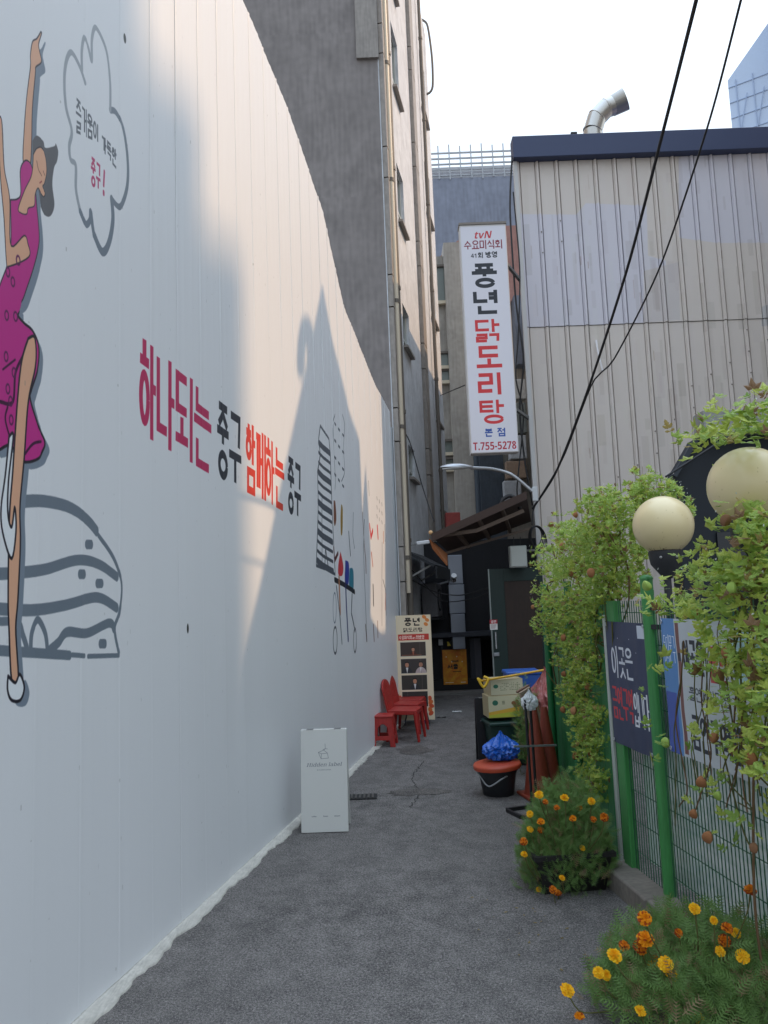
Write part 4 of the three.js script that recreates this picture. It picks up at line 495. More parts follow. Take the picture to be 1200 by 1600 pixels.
  // crumpled plastic bags
  const bag = (name, label, pos, rx, ry, rz, m, seed, neck) => { const b = thing(name, label, 'bag', pos), g = new THREE.IcosahedronGeometry(1, 12), P = g.attributes.position, v = V3(0, 0, 0), o = seed * 10; for (let i = 0; i < P.count; i++) { v.fromBufferAttribute(P, i); let f = 1 + .16 * noise(v.x * 2.4 + o, v.y * 2.4 + v.z * 1.7) + .1 * Math.abs(noise(v.x * 6 + o, v.z * 6 + v.y * 5)) + .04 * noise(v.x * 15 + v.z * 9, v.y * 15 + o); v.multiplyScalar(f); if (v.y > .45) { const s = Math.max(.18, 1 - (v.y - .45) * 1.5); v.x *= s; v.z *= s; v.y = .45 + (v.y - .45) * neck; } v.y = Math.max(v.y, -.8); P.setXYZ(i, v.x * rx, (v.y + .8) * ry, v.z * rz); } g.computeVertexNormals(); part(b, 'sack', g, m); return b; };
  bag('blue_bag', 'knotted bright blue plastic bag resting on the orange bucket lid', kp.clone().add(V3(.06, kh + .05, -.06)), .17, .12, .13, new THREE.MeshPhysicalMaterial({ color: C('#1d63c8'), roughness: .25, transmission: .15, thickness: 0 }), 1, 1.8);
  bag('pink_bag', 'dusty pink sack slumped behind the umbrella stand by the fence', G(862, 1205).add(V3(.05, .28, -.3)), .26, .42, .24, mat('#8f4d4a', .4), 2, 1.2);
  bag('brown_sack', 'dull brown sack hanging low between the cone and the fence', G(858, 1215).add(V3(.1, .18, -.12)), .22, .3, .2, mat('#47382c', .9), 3, 1);
  const cn = (px, py, label, hh) => { const q = G(px, py), o = thing('traffic_cone', label, 'cone', q, .2, 'orange cones by the green fence'); const m = worn('#96402a', .6, 2); part(o, 'cone', new THREE.LatheGeometry([[.15, .03], [.14, .04], [.03, hh], [.022, hh], [.01, hh - .02]].map(([a, b]) => new THREE.Vector2(a, b)), 24), m); part(o, 'base', box(.34, .03, .34, .01), m, V3(0, .016, 0)); part(o, 'white_band', cyl(.064, .073, .06, 24, true), mat('#c9c6c2', .4), V3(0, hh * .64, 0)); };
  cn(842, 1244, 'orange traffic cone with white band behind the black pole stand', .86); cn(858, 1236, 'second orange traffic cone half hidden nearer the green fence', .84);
  // black pole stand
  const sp = G(838, 1270), st = thing('pole_stand', 'black metal stand with two poles and a white bag tied on top', 'stand', sp, .35), bm = mat('#17171a', .5), ph = at(843, 1092, -sp.z).y; part(st, 'pole', rod(V3(-.04, .03, 0), V3(-.05, ph, 0), .013), bm); part(st, 'pole', rod(V3(.04, .03, -.05), V3(.03, ph, -.05), .013), bm); part(st, 'base_bar', bar(V3(-.22, .015, .12), V3(.16, .015, .12), .03), bm); part(st, 'base_bar', bar(V3(-.22, .0165, -.16), V3(.16, .0165, -.16), .03), bm); part(st, 'base_bar', bar(V3(-.22, .0155, -.145), V3(-.22, .0155, .105), .029), bm); part(st, 'base_bar', bar(V3(.0, .016, -.145), V3(.0, .016, .105), .029), bm); part(st, 'cross_arm', bar(V3(-.2, ph * .6, .01), V3(.25, ph * .57, .01), .016), mat('#9a9c9e', .4, { metalness: .6 }));
  bag('white_bag', 'small white plastic bag knotted over the tops of the black poles', sp.clone().add(V3(0, ph - .1, -.02)), .07, .09, .06, new THREE.MeshPhysicalMaterial({ color: C('#dfe3e4'), roughness: .3, transmission: .3, thickness: 0 }), 4, 1.4);
  const ty = thing('propped_board', 'beige board propped at a slant beside the cream cartons', 'board', at(829, 1105, 8.6)); part(ty, 'board', box(.16, .42, .03, .012), mat('#a08a78', .7), V3(0, 0, 0), [0, .5, .35]); part(ty, 'edge', box(.17, .02, .036), mat('#7d6250', .7), V3(-.075, .2, .0), [0, .5, .35]);
  for (const [px, py, l] of [[714, 1113, 'crumpled white paper scrap on the asphalt near the banner stand'], [690, 1121, 'small grey scrap on the asphalt near the banner stand']]) { const g = new THREE.PlaneGeometry(.16, .12, 8, 6), P = g.attributes.position; for (let i = 0; i < P.count; i++) P.setZ(i, .014 + .014 * noise(P.getX(i) * 30 + px, P.getY(i) * 30)); g.rotateX(-Math.PI / 2); const q = G(px, py); tag(part(scene, numbered('paper_scrap'), g, new THREE.MeshStandardMaterial({ color: C(px > 700 ? '#c9c8c6' : '#6d6a66'), roughness: .8, side: THREE.DoubleSide }), q), l, 'litter'); }
  { const crack = (pts, seed) => { const P = new THREE.CatmullRomCurve3(pts.map(([x, y]) => G(x, y))).getPoints(60), pos = [], idx = []; P.forEach((p, i) => { const j = .025 * noise(i * .35, seed), w = .0035 + .003 * Math.abs(noise(i * .5, seed + 4)); pos.push(p.x + j - w, .004, p.z + .03 * noise(i * .3, seed + 9), p.x + j + w, .004, p.z + w + .03 * noise(i * .3, seed + 9)); if (i) { const a = i * 2; idx.push(a - 2, a - 1, a, a - 1, a + 1, a); } }); const g = new THREE.BufferGeometry(); g.setAttribute('position', new THREE.Float32BufferAttribute(pos, 3)); g.setIndex(idx); g.computeVertexNormals(); structure('asphalt_crack', g, mat('#2a2827', .95)); };
    crack([[640, 1262], [655, 1240], [645, 1215], [662, 1190]], 2);
    const rF = rng(66), lg = (() => { const q = new Soup(); q.add(simpleLeaf, new THREE.Matrix4(), [.3, .22, .08]); return q.geo(); })(), lf = thing('fallen_leaves', 'scatter of small dry leaves on the asphalt round the planter box', 'leaves'); lf.userData.kind = 'stuff'; for (let i = 0; i < 26; i++) { const o = part(lf, 'leaf', lg, leafMat, G(840 + rF() * 120 - (i % 3) * 50, 1400 + rF() * 130).add(V3(0, .006, 0))); o.scale.setScalar(.015 + rF() * .02); o.rotation.set(-Math.PI / 2 + (rF() - .5) * .3, 0, rF() * 6); } }
  // drain cover and asphalt repairs
  const dr = thing('drain_grate', 'small dark slotted drain grate at the edge of the mortar strip', 'drain', G(563, 1246)); part(dr, 'frame', box(.34, .012, .2), mat('#2b2b2c', .6, { metalness: .5 }), V3(0, .004, 0)); for (let i = 0; i < 7; i++) part(dr, 'bar', box(.02, .01, .17), mat('#55534f', .5, { metalness: .5 }), V3(-.13 + i * .043, .014, 0));
  const flat = (name, px, py, rx, rz, col, seed) => { const q = G(px, py), s = new THREE.Shape(); for (let i = 0; i < 26; i++) { const a = i / 26 * Math.PI * 2, f = 1 + .3 * noise(Math.cos(a) * 1.6 + seed, Math.sin(a) * 1.6); const x = Math.cos(a) * rx * f, y = Math.sin(a) * rz * f; i ? s.lineTo(x, y) : s.moveTo(x, y); } const g = new THREE.ShapeGeometry(s); g.rotateX(-Math.PI / 2); const m = asphaltMat.clone(); m.color.multiply(C(col)); structure(name, g, m, q.setY(.004 + seed * .0001)); };
  flat('asphalt_patch', 650, 1172, .22, .3, '#d8d4d0', 1); flat('asphalt_patch', 655, 1238, .3, .14, '#e2dfdb', 2);
}

// ---------- green fence, banners, lamps ----------
const F0 = G(1050, 1432), Fdir = V3(.12, 0, 1).normalize(), fence = new Upright(F0.clone(), F0.clone().add(Fdir)); // s runs towards the viewer
const fOut = fence.n.x < 0 ? 1 : -1, fP = (s, h, o = 0) => fence.p(s, h, o * fOut);
const green = worn('#4c9d55', .45, 1), FTOP = at(1022, 938, -F0.z).y;
function onFence(g, s, h, o = 0) { g.rotateY(Math.atan2(fence.dir.x, fence.dir.z) - Math.PI / 2); const p = fP(s, h, o); return g.translate(p.x, p.y, p.z); }
{
  const t = thing('mesh_fence', 'green wire mesh fence with round posts beside the marigolds', 'fence');
  const sA = -.62, sB = 2.6, wireM = mat('#235c3c', .5);
  const post = (s, top, r) => { const p = part(t, 'post', rod(fP(s, 0), fP(s, top), r, r, 18), green); part(p, 'cap', new THREE.SphereGeometry(r * 1.12, 16, 8, 0, Math.PI * 2, 0, Math.PI / 2).scale(1, .7, 1), green, fP(s, top)); part(p, 'band', rod(fP(s, top - .1), fP(s, top - .07), r * 1.06, r * 1.06, 18), green); };
  post(0, at(1020, 905, -F0.z).y, .04); post(1.28, 2.15, .04); post(2.5, 2.15, .04);
  part(t, 'flat_post', onFence(box(.12, FTOP, .06, .006), sA + .08, FTOP / 2), green); part(t, 'edge_pole', rod(fP(sA - .03, .02, .03), fP(sA - .03, FTOP - .1, .03), .016), mat('#b9beb8', .4, { metalness: .4 }));
  for (const [a, b] of [[sA + .14, -.05], [.05, 1.23], [1.33, 2.45]]) { const list = []; for (let s = a + .015; s < b; s += .036) list.push(rod(fP(s, .12), fP(s, FTOP), .0034, .0034, 5)); for (let h = .25; h < FTOP; h += .2) list.push(rod(fP(a, h, -.006), fP(b, h, -.006), .003, .003, 5)); part(t, 'wire_mesh', merge(list), wireM); }
  const fm = worn('#27804a', .5, 1), far = thing('board_fence', 'green board fence further along the alley under the hanging vines', 'fence'), P0 = fP(sA, 0), P1 = V3(at(866, 1100, 8.6).x, 0, -8.6), bd = new Upright(P0, P1), len = P0.distanceTo(P1);
  for (let s = .14; s < len; s += .205) { const g = box(.2, 1.95, .025, .005); g.rotateY(bd.angle); const p = bd.p(s, .99); part(far, 'board', g.translate(p.x, p.y, p.z), fm); } for (const h of [.3, 1.1, 1.75]) part(far, 'rail', bar(bd.p(.05, h, .04), bd.p(len, h, .04), .05), fm); for (let s = 1.4; s < len; s += 1.5) part(far, 'post', rod(bd.p(s, 0, -.05), bd.p(s, 2.1, -.05), .035), fm);
  const sheet = thing('pale_tarpaulin', 'pale whitish sheet hung behind the green wire mesh', 'tarpaulin'), [c, x] = canvas(256, 256, '#f1f5f3'); const rT = rng(12); for (let i = 0; i < 300; i++) { x.fillStyle = rT() < .5 ? 'rgba(240,246,244,.25)' : 'rgba(130,160,150,.15)'; x.fillRect(rT() * 256, rT() * 256, 4 + rT() * 50, 3 + rT() * 20); }
  const sg = new THREE.PlaneGeometry(2.9, 1.6, 40, 8), sp = sg.attributes.position; for (let i = 0; i < sp.count; i++) sp.setZ(i, .015 * noise(sp.getX(i) * 3, sp.getY(i) * .8)); sg.computeVertexNormals(); part(sheet, 'cloth', onFence(sg, .95, .95, -.12), new THREE.MeshStandardMaterial({ map: canvasTex(c), roughness: .8, side: THREE.DoubleSide })); part(sheet, 'hem', bar(fP(-.45, 1.76, -.12), fP(2.35, 1.76, -.12), .02), mat('#9fb3ac', .7));
  // banners tied to the mesh
  const sign = (label, px0, px1, yTop, yBot, bg, draw, out) => { const a = fence.sh(px0, 1060), b = fence.sh(px1, 1060), s0 = Math.min(a[0], b[0]), s1 = Math.max(a[0], b[0]), mid = (px0 + px1) / 2, h1 = fence.sh(px0 + 8, yTop)[1], h0 = fence.sh(px0 + 8, yBot)[1], w = s1 - s0, h = h1 - h0, o = thing('fence_banner', label, 'banner'), [c, x] = canvas(768, Math.max(64, Math.round(768 * h / w) > 1400 ? 1400 : Math.round(768 * h / w)), bg); draw(x, c.width, c.height); const g = new THREE.PlaneGeometry(w, h, 24, 6), P = g.attributes.position; for (let i = 0; i < P.count; i++) P.setZ(i, .006 * noise(P.getX(i) * 5 + s0, P.getY(i) * 2)); g.computeVertexNormals(); part(o, 'print', onFence(g, (s0 + s1) / 2, (h0 + h1) / 2, out), new THREE.MeshStandardMaterial({ map: canvasTex(c), roughness: .5, side: THREE.DoubleSide })); for (const [s, hh] of [[s0 + .02, h1 - .02], [s1 - .02, h1 - .02], [s0 + .02, h0 + .02], [s1 - .02, h0 + .02]]) part(o, 'eyelet', onFence(new THREE.TorusGeometry(.01, .003, 5, 12), s, hh, out + .006), mat('#c0c4c6', .3, { metalness: .8 })); return o; };
  sign('dark navy no-smoking banner tied to the mesh beside the capped green post', 960, 1022, 971, 1158, '#39405a', (x, w, h) => { x.fillStyle = '#c9d0dc'; x.fillRect(w * .82, h * .02, w * .16, h * .1); writeHangul(x, '이곳은', rectMap(w * .1, h * .2, w * .55, h * .26), 22, '#d2d6de', .1); writeHangul(x, '금연구역', rectMap(w * .06, h * .53, w * .52, h * .27), 22, '#c4383f', .05); writeHangul(x, '입니다', rectMap(w * .6, h * .54, w * .36, h * .27), 18, '#dfe2e8', .05); for (let i = 0; i < 4; i++) { x.fillStyle = '#dde'; x.fillRect(w * (.3 + .15 * i), h * (.13 + .1 * (i % 2)), 8, 8); } }, .037);
  sign('blue and white no-smoking banner hung on the mesh behind dangling vine strands', 1048, 1215, 966, 1172, '#c3c9ce', (x, w, h) => { const gr = x.createLinearGradient(0, 0, 0, h); x.fillStyle = '#5d8cc4'; x.fillRect(0, 0, w * .16, h); x.fillStyle = '#4a5fae'; x.fillRect(0, h * .55, w * .13, h * .45); x.fillStyle = '#7e5550'; x.fillRect(w * .17, h * .03, w * .035, h * .95); x.fillStyle = '#3c3a44'; x.fillRect(w * .17, h * .25, w * .035, h * .06); writeHangul(x, '동대문구', rectMap(w * .02, h * .12, w * .13, h * .22), 4, '#e6ecf2', .1); writeHangul(x, '이곳은', rectMap(w * .23, h * .15, w * .22, h * .24), 17, '#33363f', .12); writeHangul(x, '금연', rectMap(w * .5, h * .18, w * .16, h * .24), 17, '#c2434a', .12); writeHangul(x, '흡연시과태료', rectMap(w * .26, h * .48, w * .4, h * .1), 6, '#4a4f58', .12); writeHangul(x, '금연구역입니다', rectMap(w * .26, h * .68, w * .66, h * .24), 17, '#2e3340', .08); x.fillStyle = '#b9dbe6'; x.fillRect(w * .72, h * .06, w * .26, h * .4); }, .038);
  const kb = thing('kerb', 'worn concrete kerb blocks under the green mesh fence', 'kerb'); const km = worn('#8d857b', .95, 1.2); for (let k = 0; k < 5; k++) { const l = .72, g = box(l - .015, .15 + .02 * noise(k, 4), .2, .018); part(kb, 'block', onFence(metreUV(g), sA + .3 + k * l, .06, .09 + .02 * noise(k * 2, 1)), km); }
}
function lamp(px, py, rad, D, label, foot) {
  const c = at(px, py, D), t = thing('globe_lamp', label, 'lamp', V3(c.x, 0, c.z), 0, 'globe lamps along the fence'), bk = mat('#2c2c30', .6), r = rad * D / FPX;
  const [cv, x] = canvas(512, 256, '#decb9c'), rL = rng(Math.round(px)); for (let i = 0; i < 160; i++) { x.fillStyle = 'rgba(96,70,44,' + (.15 + rL() * .5) + ')'; const yy = 212 + rL() * rL() * -26 + rL() * 12; x.fillRect(rL() * 512, yy, 1 + rL() * 6, 2 + rL() * 12); } for (let i = 0; i < 70; i++) { x.fillStyle = 'rgba(120,100,70,.25)'; x.fillRect(rL() * 512, rL() * 220, 2, 3); }
  part(t, 'globe', new THREE.SphereGeometry(r, 40, 28), new THREE.MeshPhysicalMaterial({ map: canvasTex(cv), roughness: .32, clearcoat: .3, clearcoatRoughness: .25 }), V3(0, c.y, 0));
  const y0 = c.y - r * .93; part(t, 'collar', new THREE.LatheGeometry([[0, .03], [r * .5, .03], [r * .56, .0], [r * .5, -.07], [r * .2, -.14], [r * .18, -.16], [0, -.16]].map(([a, b]) => new THREE.Vector2(a, b)), 24), bk, V3(0, y0, 0)); for (const a of [.4, 1.2, 2.2]) part(t, 'screw', new THREE.SphereGeometry(.009, 8, 6), mat('#b5b5b5', .3, { metalness: .8 }), V3(Math.cos(a) * r * .53, y0 - .03, Math.sin(a) * r * .53));
  part(t, 'neck', cyl(.024, .024, .34, 12), bk, V3(0, y0 - .32, 0)); { const loc = V3(c.x, 0, c.z), sp = loc.clone().sub(fence.o).dot(fence.dir), f = fP(foot ?? sp, 0).sub(loc); for (const dy of [.34, .46]) part(t, 'clamp', bar(V3(0, y0 - dy, 0), V3(f.x, y0 - dy, f.z), .035, .03), bk); }
}
lamp(1036, 821, 46, 4.78, 'cream globe lamp beside the capped green fence post', 0); lamp(1170, 760, 62, 3.5, 'cream globe lamp half wrapped in bright vine leaves', 1.28);
{ // dark shed with pale gutter behind the lamps
  const D = 8.6, P = (x, y) => { const p = at(x, y, D); return [p.x, p.y]; }, t = thing('dark_shed', 'dark blue-black shed with slanting eave and pale gutter behind the globe lamps', 'shed');
  const tl = P(1090, 684), bl = P(1055, 745), s = [[bl[0], bl[1]], [tl[0], tl[1]], [tl[0] + 3, tl[1] + .05], [tl[0] + 3, 0], [bl[0], 0]]; part(t, 'wall', prism(s, .3), mat('#131a22', .7), V3(0, 0, -D - .3)); part(t, 'gutter', box(3, .26, .3, .01), worn('#9a9a96', .6, 1), V3(tl[0] + 1.5, tl[1] + .14, -D + .05)); part(t, 'eave_board', bar(V3(bl[0] - .03, bl[1], -D + .04), V3(tl[0] - .02, tl[1], -D + .04), .06, .05), mat('#2a3038', .6)); part(t, 'window_strip', box(1, .5, .03), new THREE.MeshPhysicalMaterial({ color: C('#10161e'), roughness: .12 }), V3(bl[0] + .9, bl[1] - .9, -D + .02)); part(t, 'stay_wire', rod(at(1040, 745, D - .6), at(1180, 655, D - .6), .012), cableM);
}

// ---------- plants ----------
const stemM = mat('#5a5a2c', .8), dryStem = mat('#6b5238', .9);
const E1 = new THREE.Euler(), Q1 = new THREE.Quaternion(), M1 = new THREE.Matrix4();
function place(p, s, droop, face, rnd) { E1.set(droop + (rnd() - .5) * 1.3, face + (rnd() - .5) * 2.6, (rnd() - .5) * 2.2, 'YXZ'); Q1.setFromEuler(E1); return M1.compose(p, Q1, V3(s, s, s)); }
function greenOf(r, y) { const l = 1, k = r(); if (k < .09) return r() < .5 ? [.4 * l, .3 * l, .09 * l] : [.26 * l, .15 * l, .07 * l]; if (k < .05 + y) return [.52 * l, .6 * l, .12 * l]; return [.36 * l, .5 * l, .1 * l]; }
const podGeo = (() => { const g = new THREE.IcosahedronGeometry(1, 3), P = g.attributes.position, v = V3(0, 0, 0); for (let i = 0; i < P.count; i++) { v.fromBufferAttribute(P, i); const a = Math.atan2(v.z, v.x); v.x *= 1 - .3 * Math.abs(Math.sin(a * 1.5)); v.z *= 1 - .3 * Math.abs(Math.sin(a * 1.5)); v.y = v.y > 0 ? v.y : v.y * 1.15; P.setXYZ(i, v.x, v.y, v.z); } g.computeVertexNormals(); return g; })();
const podM = [mat('#94623c', .85), mat('#7d583c', .85), mat('#8fa94a', .65), mat('#a0714a', .85)];
function vine(label, spec) {
  const t = thing('balloon_vine', label, 'vine'), r = rng(spec.seed), big = [], soup = new Soup(), white = new Soup();
  let n = 0, guard = 0;
  while (n < spec.leaves && guard++ < spec.leaves * 12) { const q = spec.pick(r); if (!q) continue; n++; const s = spec.size * (.55 + .8 * r()), col = greenOf(r, spec.yellow), m = place(q, s, -1.45 + r() * 1.25, spec.face, r); if (big.length < spec.single && r() < spec.singleRate) big.push([m.clone(), col]); else soup.add(r() < .6 ? triLeaf : compound, m, col); if (r() < .09) white.add(simpleLeaf, place(q.clone().add(V3((r() - .5) * .05, .02 + r() * .03, .04)), .014, 0, 0, r), [.8, .82, .78]); }
  const f = part(t, 'foliage', soup.geo(), leafMat); f.userData = { kind: 'stuff' }; const w = part(t, 'blossom', white.geo(), leafMat); w.userData = { kind: 'stuff' };
  const tones = [[.44, .53, .1], [.28, .43, .08], [.5, .55, .11], [.23, .37, .07]].map((c) => { const s = new Soup(); s.add(compound, new THREE.Matrix4(), c); return s.geo(); });
  big.forEach(([m], i) => { const o = part(t, 'leaf', tones[i % 4], leafMat); m.decompose(o.position, o.quaternion, o.scale); });
  for (let i = 0; i < spec.pods; i++) { let q = null, g = 0; while (!q && g++ < 300) q = spec.pick(r); if (!q) continue; q.add(spec.podShift ?? V3(-.05, 0, .05)); const s = spec.pod * (.75 + .5 * r()); const o = part(t, 'seed_pod', podGeo, podM[r() < spec.greenPods ? 2 : Math.floor(r() * 2) * 1 + (r() < .3 ? 2 : 0) === 2 ? 3 : Math.floor(r() * 2)], q); o.scale.setScalar(s); o.rotation.set(r() - .5, r() * 3, r() - .5); }
  for (const [pts, rad, dry] of spec.stems) part(t, 'stem', tube(pts, rad, 40, 6), dry ? dryStem : stemM);
  return t;
}
// outline of a plant as a polygon of photo pixels at its own depth; a pixel inside becomes a point at the depth of the fence behind it
function inside(poly, x, y) { let c = false; for (let i = 0, j = poly.length - 1; i < poly.length; j = i++) { const [xi, yi] = poly[i], [xj, yj] = poly[j]; if ((yi > y) !== (yj > y) && x < (xj - xi) * (y - yi) / (yj - yi) + xi) c = !c; } return c; }
function trellis(poly, plane, thick, lift, skew) { // points on an upright trellis plane, spread through its thickness
  const xs = poly.map((p) => p[0]), ys = poly.map((p) => p[1]), x0 = Math.min(...xs), x1 = Math.max(...xs), y0 = Math.min(...ys), y1 = Math.max(...ys);
  return (r) => { const x = x0 + (x1 - x0) * r(), y = y0 + (y1 - y0) * r(); const e = 14; const f = noise(x * .03, y * .03); if (!inside(poly, x + f * e, y + f * e)) return null; if (skew && noise(x * .02 + 5, y * .02) < -.35 && r() < .7) return null; if (plane.behind && x > plane.behind) return at(x, y, 5.5 + r() * .5); const [s, h] = plane.sh(x, y), o = lift + (r() - .25) * thick; return plane.p(s, h, o); };
}
const farPlane = new Upright(V3(1.66, 0, -5.0), V3(1.72, 0, -10.5)), fpSign = farPlane.n.x < 0 ? 1 : -1; if (fpSign < 0) farPlane.n.negate();
farPlane.behind = 985;
const nearPlane = new Upright(fP(-1, 0, .14), fP(3, 0, .2)); if (nearPlane.n.x > 0) nearPlane.n.negate();
{
  const polyA = [[858, 872], [890, 832], [930, 795], [955, 775], [985, 752], [1015, 730], [1045, 748], [1070, 770], [1085, 800], [1090, 830], [1050, 800], [1010, 790], [1000, 850], [1010, 900], [990, 935], [962, 950], [958, 1000], [962, 1100], [966, 1245], [948, 1255], [930, 1200], [915, 1120], [900, 1060], [880, 1000], [868, 1000], [855, 965], [862, 920]];
  const st = []; const rv = rng(61); for (let i = 0; i < 16; i++) { const x = 868 + rv() * 110, y = 820 + rv() * 60, pts = []; for (let k = 0; k < 6; k++) { const [s, h] = farPlane.sh(x + k * 6 * (rv() - .4), y + k * (30 + rv() * 30)); pts.push(farPlane.p(s, h, (rv() - .3) * .16)); } st.push([pts, .004 + rv() * .004, rv() < .3]); } { const [s, h] = farPlane.sh(948, 1250), [s2, h2] = farPlane.sh(940, 900); st.push([[farPlane.p(s, .0), farPlane.p(s, h, .03), farPlane.p(s2, h2, .04)], .012, true]); }
  vine('dense green balloon vine mounded over the board fence beside the first globe lamp', { seed: 101, leaves: 14500, size: .035, yellow: .33, single: 0, singleRate: 0, face: -.4, pods: 26, pod: .027, greenPods: .2, pick: trellis(polyA, farPlane, .26, 0, true), stems: st });
  const polyB = [[1112, 700], [1125, 672], [1165, 655], [1200, 625], [1270, 600], [1270, 790], [1205, 790], [1175, 800], [1196, 850], [1145, 850], [1100, 880], [1085, 930], [1048, 925], [1040, 950], [1090, 955], [1140, 975], [1150, 1050], [1166, 1070], [1178, 1130], [1205, 1180], [1270, 1240], [1270, 690], [1200, 682], [1140, 705], [1118, 730]];
  const sb = [], rw = rng(62); for (let i = 0; i < 14; i++) { const x = 1135 + rw() * 80, y = 850 + rw() * 160, pts = []; for (let k = 0; k < 6; k++) { const [s, h] = nearPlane.sh(x + k * 9 * (rw() - .45), y + k * (45 + rw() * 30)); pts.push(nearPlane.p(s, Math.max(.2, h), (rw() - .3) * .12)); } sb.push([pts, .0022 + rw() * .0028, rw() < .5]); } { const a = nearPlane.sh(1195, 1400)[0], b = nearPlane.sh(1185, 950)[0]; sb.push([[nearPlane.p(a, 0, .02), nearPlane.p(a, .6, .05), nearPlane.p(b, 1.6, .05), nearPlane.p(b, 2, .03)], .006, true]); }
  vine('sprawling bright green balloon vine wrapped round the second globe lamp', { seed: 102, leaves: 1600, size: .054, yellow: .5, single: 230, singleRate: .12, face: -.5, pods: 15, pod: .026, greenPods: .35, pick: trellis(polyB, nearPlane, .3, .02, true), stems: sb });
  const sc = [], rx = rng(63), polyC = [[1060, 1010], [1200, 1000], [1230, 1330], [1180, 1330], [1140, 1260], [1070, 1230], [1040, 1120]]; for (let i = 0; i < 9; i++) { const x = 1080 + rx() * 120, pts = []; for (let k = 0; k < 5; k++) { const [s, h] = nearPlane.sh(x + k * 7 * (rx() - .5), 1000 + k * 70 * (.7 + rx() * .4)); pts.push(nearPlane.p(s, h, .08 + (rx() - .3) * .06)); } sc.push([pts, .002 + rx() * .002, rx() < .6]); }
  vine('loose dangling vine strands with pale leaves hanging over the blue and white banner', { seed: 103, leaves: 75, size: .062, yellow: .65, single: 70, singleRate: .9, face: -.5, pods: 9, pod: .026, greenPods: .2, pick: trellis(polyC, nearPlane, .16, .08, false), stems: sc });
}
// marigolds
const petalGeo = (cA, cB) => { const s = new Soup(), r = rng(cA[0] * 1000 + 3); for (let ring = 0; ring < 6; ring++) { const n = 13 - ring * 2, R0 = 1 - ring * .15; for (let k = 0; k < n; k++) { const a = (k + (ring % 2) * .5 + r() * .3) / n * Math.PI * 2, w = .2 * R0 + .06, y0 = .1 + ring * .12, y1 = .02 + ring * .2 + (r() - .4) * .34, c = Math.cos(a), q = Math.sin(a), px = -q, pz = c; const tip = (k2, rad, y) => [c * rad + px * k2, y, q * rad + pz * k2]; const B = [0, y0 * .6, 0], L = tip(-w, R0 * .85, y1 - .05), Rr = tip(w, R0 * .85, y1 - .04), T1 = tip(-w * .45, R0 * (1 + r() * .08), y1 + .06), T2 = tip(w * .45, R0 * (1 + r() * .08), y1 - .02); const col = ring < 3 && r() < .5 ? cB : cA; s.add([...B, ...L, ...T1, ...B, ...T1, ...T2, ...B, ...T2, ...Rr], new THREE.Matrix4(), col); } } return s.geo(); };
const petalM = new THREE.MeshPhysicalMaterial({ vertexColors: true, roughness: .65, transmission: .12, thickness: 0, side: THREE.DoubleSide, specularIntensity: .3 });
const blooms = [petalGeo([.85, .42, .01], [.8, .5, .02]), petalGeo([.8, .3, .01], [.42, .07, .01]), petalGeo([.88, .52, .02], [.85, .4, .01]), petalGeo([.7, .22, .015], [.3, .05, .012])];
function marigolds(label, spec) {
  const t = thing('marigold_plant', label, 'plant', spec.base), r = rng(spec.seed), soup = new Soup(); let stems = [];
  for (let i = 0; i < spec.leaves; i++) { const a = r() * Math.PI * 2, q = Math.sqrt(r()), h = Math.pow(r(), .7), p = V3(Math.cos(a) * q * spec.rx * (1 - h * .25), spec.h0 + h * spec.h * (1 - .3 * q * q) * (.85 + .55 * noise(Math.cos(a) * q * 3.4 + spec.seed, Math.sin(a) * q * 3.4)), Math.sin(a) * q * spec.rz * (1 - h * .25)); if (spec.drop && q > .75) p.y -= r() * spec.drop; const l = 1, dry = r() < spec.dry; soup.add(fern, place(p, spec.leaf * (.6 + .8 * r()), -.6, 0, r), dry ? [.36 * l, .26 * l, .14 * l] : [.19 * l, .32 * l, .09 * l]); }
  const f = part(t, 'foliage', soup.geo(), leafMat); f.userData = { kind: 'stuff' };
  const flower = (p, s, k, tilt) => { const m = part(t, 'flower', blooms[k % 4], petalM, p); m.scale.setScalar(s); m.rotation.set(tilt + (r() - .5) * .5, r() * 6, (r() - .5) * .6); part(m, 'calyx', cyl(.3, .16, .5, 8), mat('#4c6a2c', .8), V3(0, -.2, 0)); const b = p.clone(); stems.push([V3(b.x * .6, Math.max(.02, b.y - .22 - r() * .1), b.z * .6), V3(b.x * .9, b.y - .1, b.z * .95), b.clone().add(V3(0, -s * .3, 0))]); };
  for (const [px, py, s, D] of spec.flowers) { const p = at(px, py, D).sub(spec.base); flower(p, s, Math.floor(r() * 4), .5 + r() * .5); }
  for (const pts of stems) part(t, 'stem', tube(pts, .0035, 10, 5), stemM);
  return t;
}
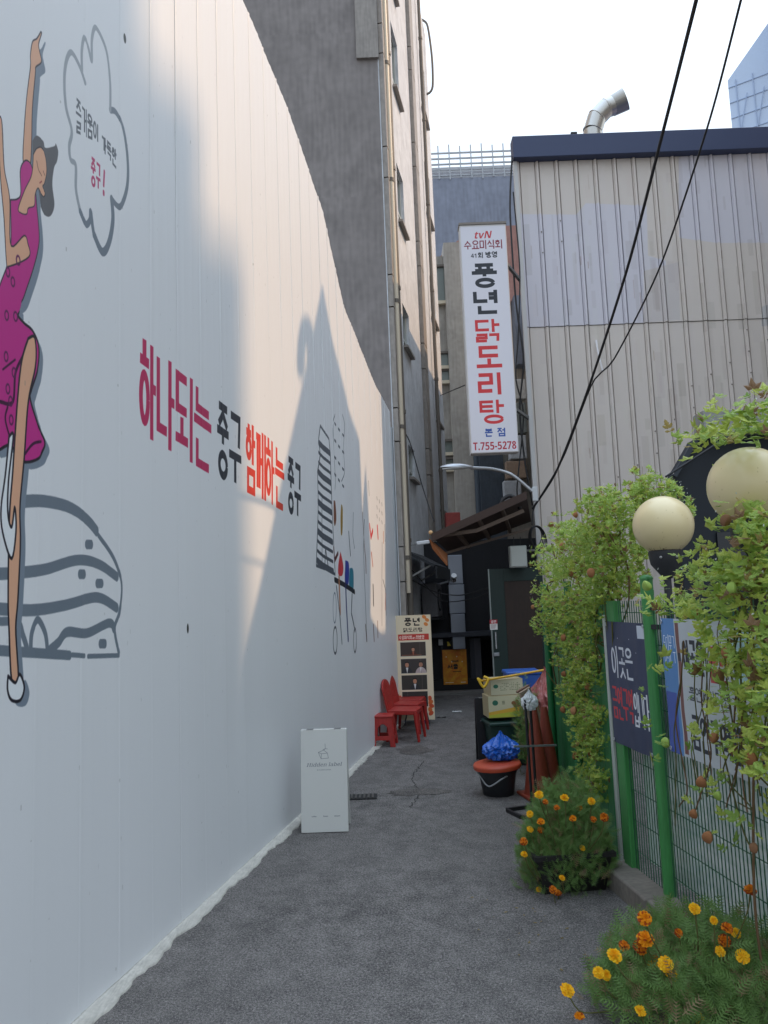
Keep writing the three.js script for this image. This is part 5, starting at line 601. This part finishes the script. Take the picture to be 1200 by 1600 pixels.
{
  const pb = G(895, 1392), t = thing('planter_box', 'dark plastic planter box of marigolds beside the fence corner', 'planter', pb.clone().add(V3(0, 0, -.12)), .1); const pm = mat('#1c1a1a', .6); part(t, 'tub', (() => { const g = cyl(.33, .27, .24, 4); g.rotateY(Math.PI / 4); g.scale(1.1, 1, .75); return g; })(), pm, V3(0, .12, 0)); part(t, 'rim', merge([box(.56, .03, .03).translate(0, .24, .18), box(.56, .03, .03).translate(0, .24, -.18), box(.03, .03, .33).translate(.265, .24, 0), box(.03, .03, .33).translate(-.265, .24, 0)]), pm); part(t, 'soil', box(.5, .02, .33), mat('#2b2119', 1), V3(0, .235, 0));
  const D = -pb.z, fl = [[842, 1242, .022], [882, 1247, .022], [924, 1252, .02], [828, 1272, .018], [852, 1253, .015], [895, 1279, .018], [845, 1284, .02], [828, 1296, .018], [944, 1277, .022], [818, 1315, .02], [819, 1335, .018], [905, 1262, .017], [864, 1390, .02], [872, 1396, .018], [910, 1325, .016], [842, 1390, .015], [878, 1372, .016], [927, 1280, .016], [870, 1262, .016], [845, 1297, .018]].map(([x, y, s], i) => [x, y, s * 1.3, D - .2 + (i % 4) * .07]);
  marigolds('bushy marigold plant with small orange flowers overflowing the planter box', { seed: 201, base: pb.clone().add(V3(0, 0, -.12)), leaves: 5200, rx: .36, rz: .27, h0: .2, h: .42, leaf: .07, dry: .07, drop: .26, flowers: fl });
  const nb = G(1100, 1575); nb.y = 0; const nD = -nb.z, f2 = [[1007, 1435, .024], [1085, 1420, .02], [1008, 1468, .03], [1000, 1480, .026], [975, 1478, .02], [960, 1494, .026], [1136, 1450, .02], [1132, 1470, .022], [1060, 1458, .016], [1025, 1500, .016], [1040, 1507, .026], [1050, 1524, .022], [935, 1520, .02], [947, 1524, .018], [886, 1548, .026], [1160, 1495, .024], [1125, 1487, .018], [1142, 1555, .022], [1020, 1508, .018], [1150, 1458, .018], [1115, 1438, .014], [1172, 1392, .022], [1075, 1545, .012], [1180, 1530, .02], [905, 1590, .02], [1000, 1580, .02], [1090, 1590, .022]].map(([x, y, s], i) => [x, y, s * 1.3, nD - .28 + (i % 5) * .06]);
  marigolds('low spreading marigold bush with large blooms rooted at the mesh fence foot', { seed: 202, base: nb, leaves: 3300, rx: .58, rz: .5, h0: .02, h: .33, leaf: .085, dry: .12, drop: 0, flowers: f2 });
  const vb = G(850, 1225), vf = [[838, 1133, .018], [842, 1148, .018], [830, 1155, .016], [835, 1170, .016], [832, 1187, .018], [812, 1195, .018], [845, 1140, .014]].map(([x, y, s], i) => [x, y, s, -vb.z + .35 + (i % 2) * .06]);
  marigolds('leggy marigold with rust flowers growing behind the lidded bucket', { seed: 203, base: G(826, 1215).add(V3(.05, 0, -.15)), leaves: 900, rx: .17, rz: .15, h0: .1, h: .85, leaf: .07, dry: .1, drop: 0, flowers: vf });
}
renderer.render(scene, camera);
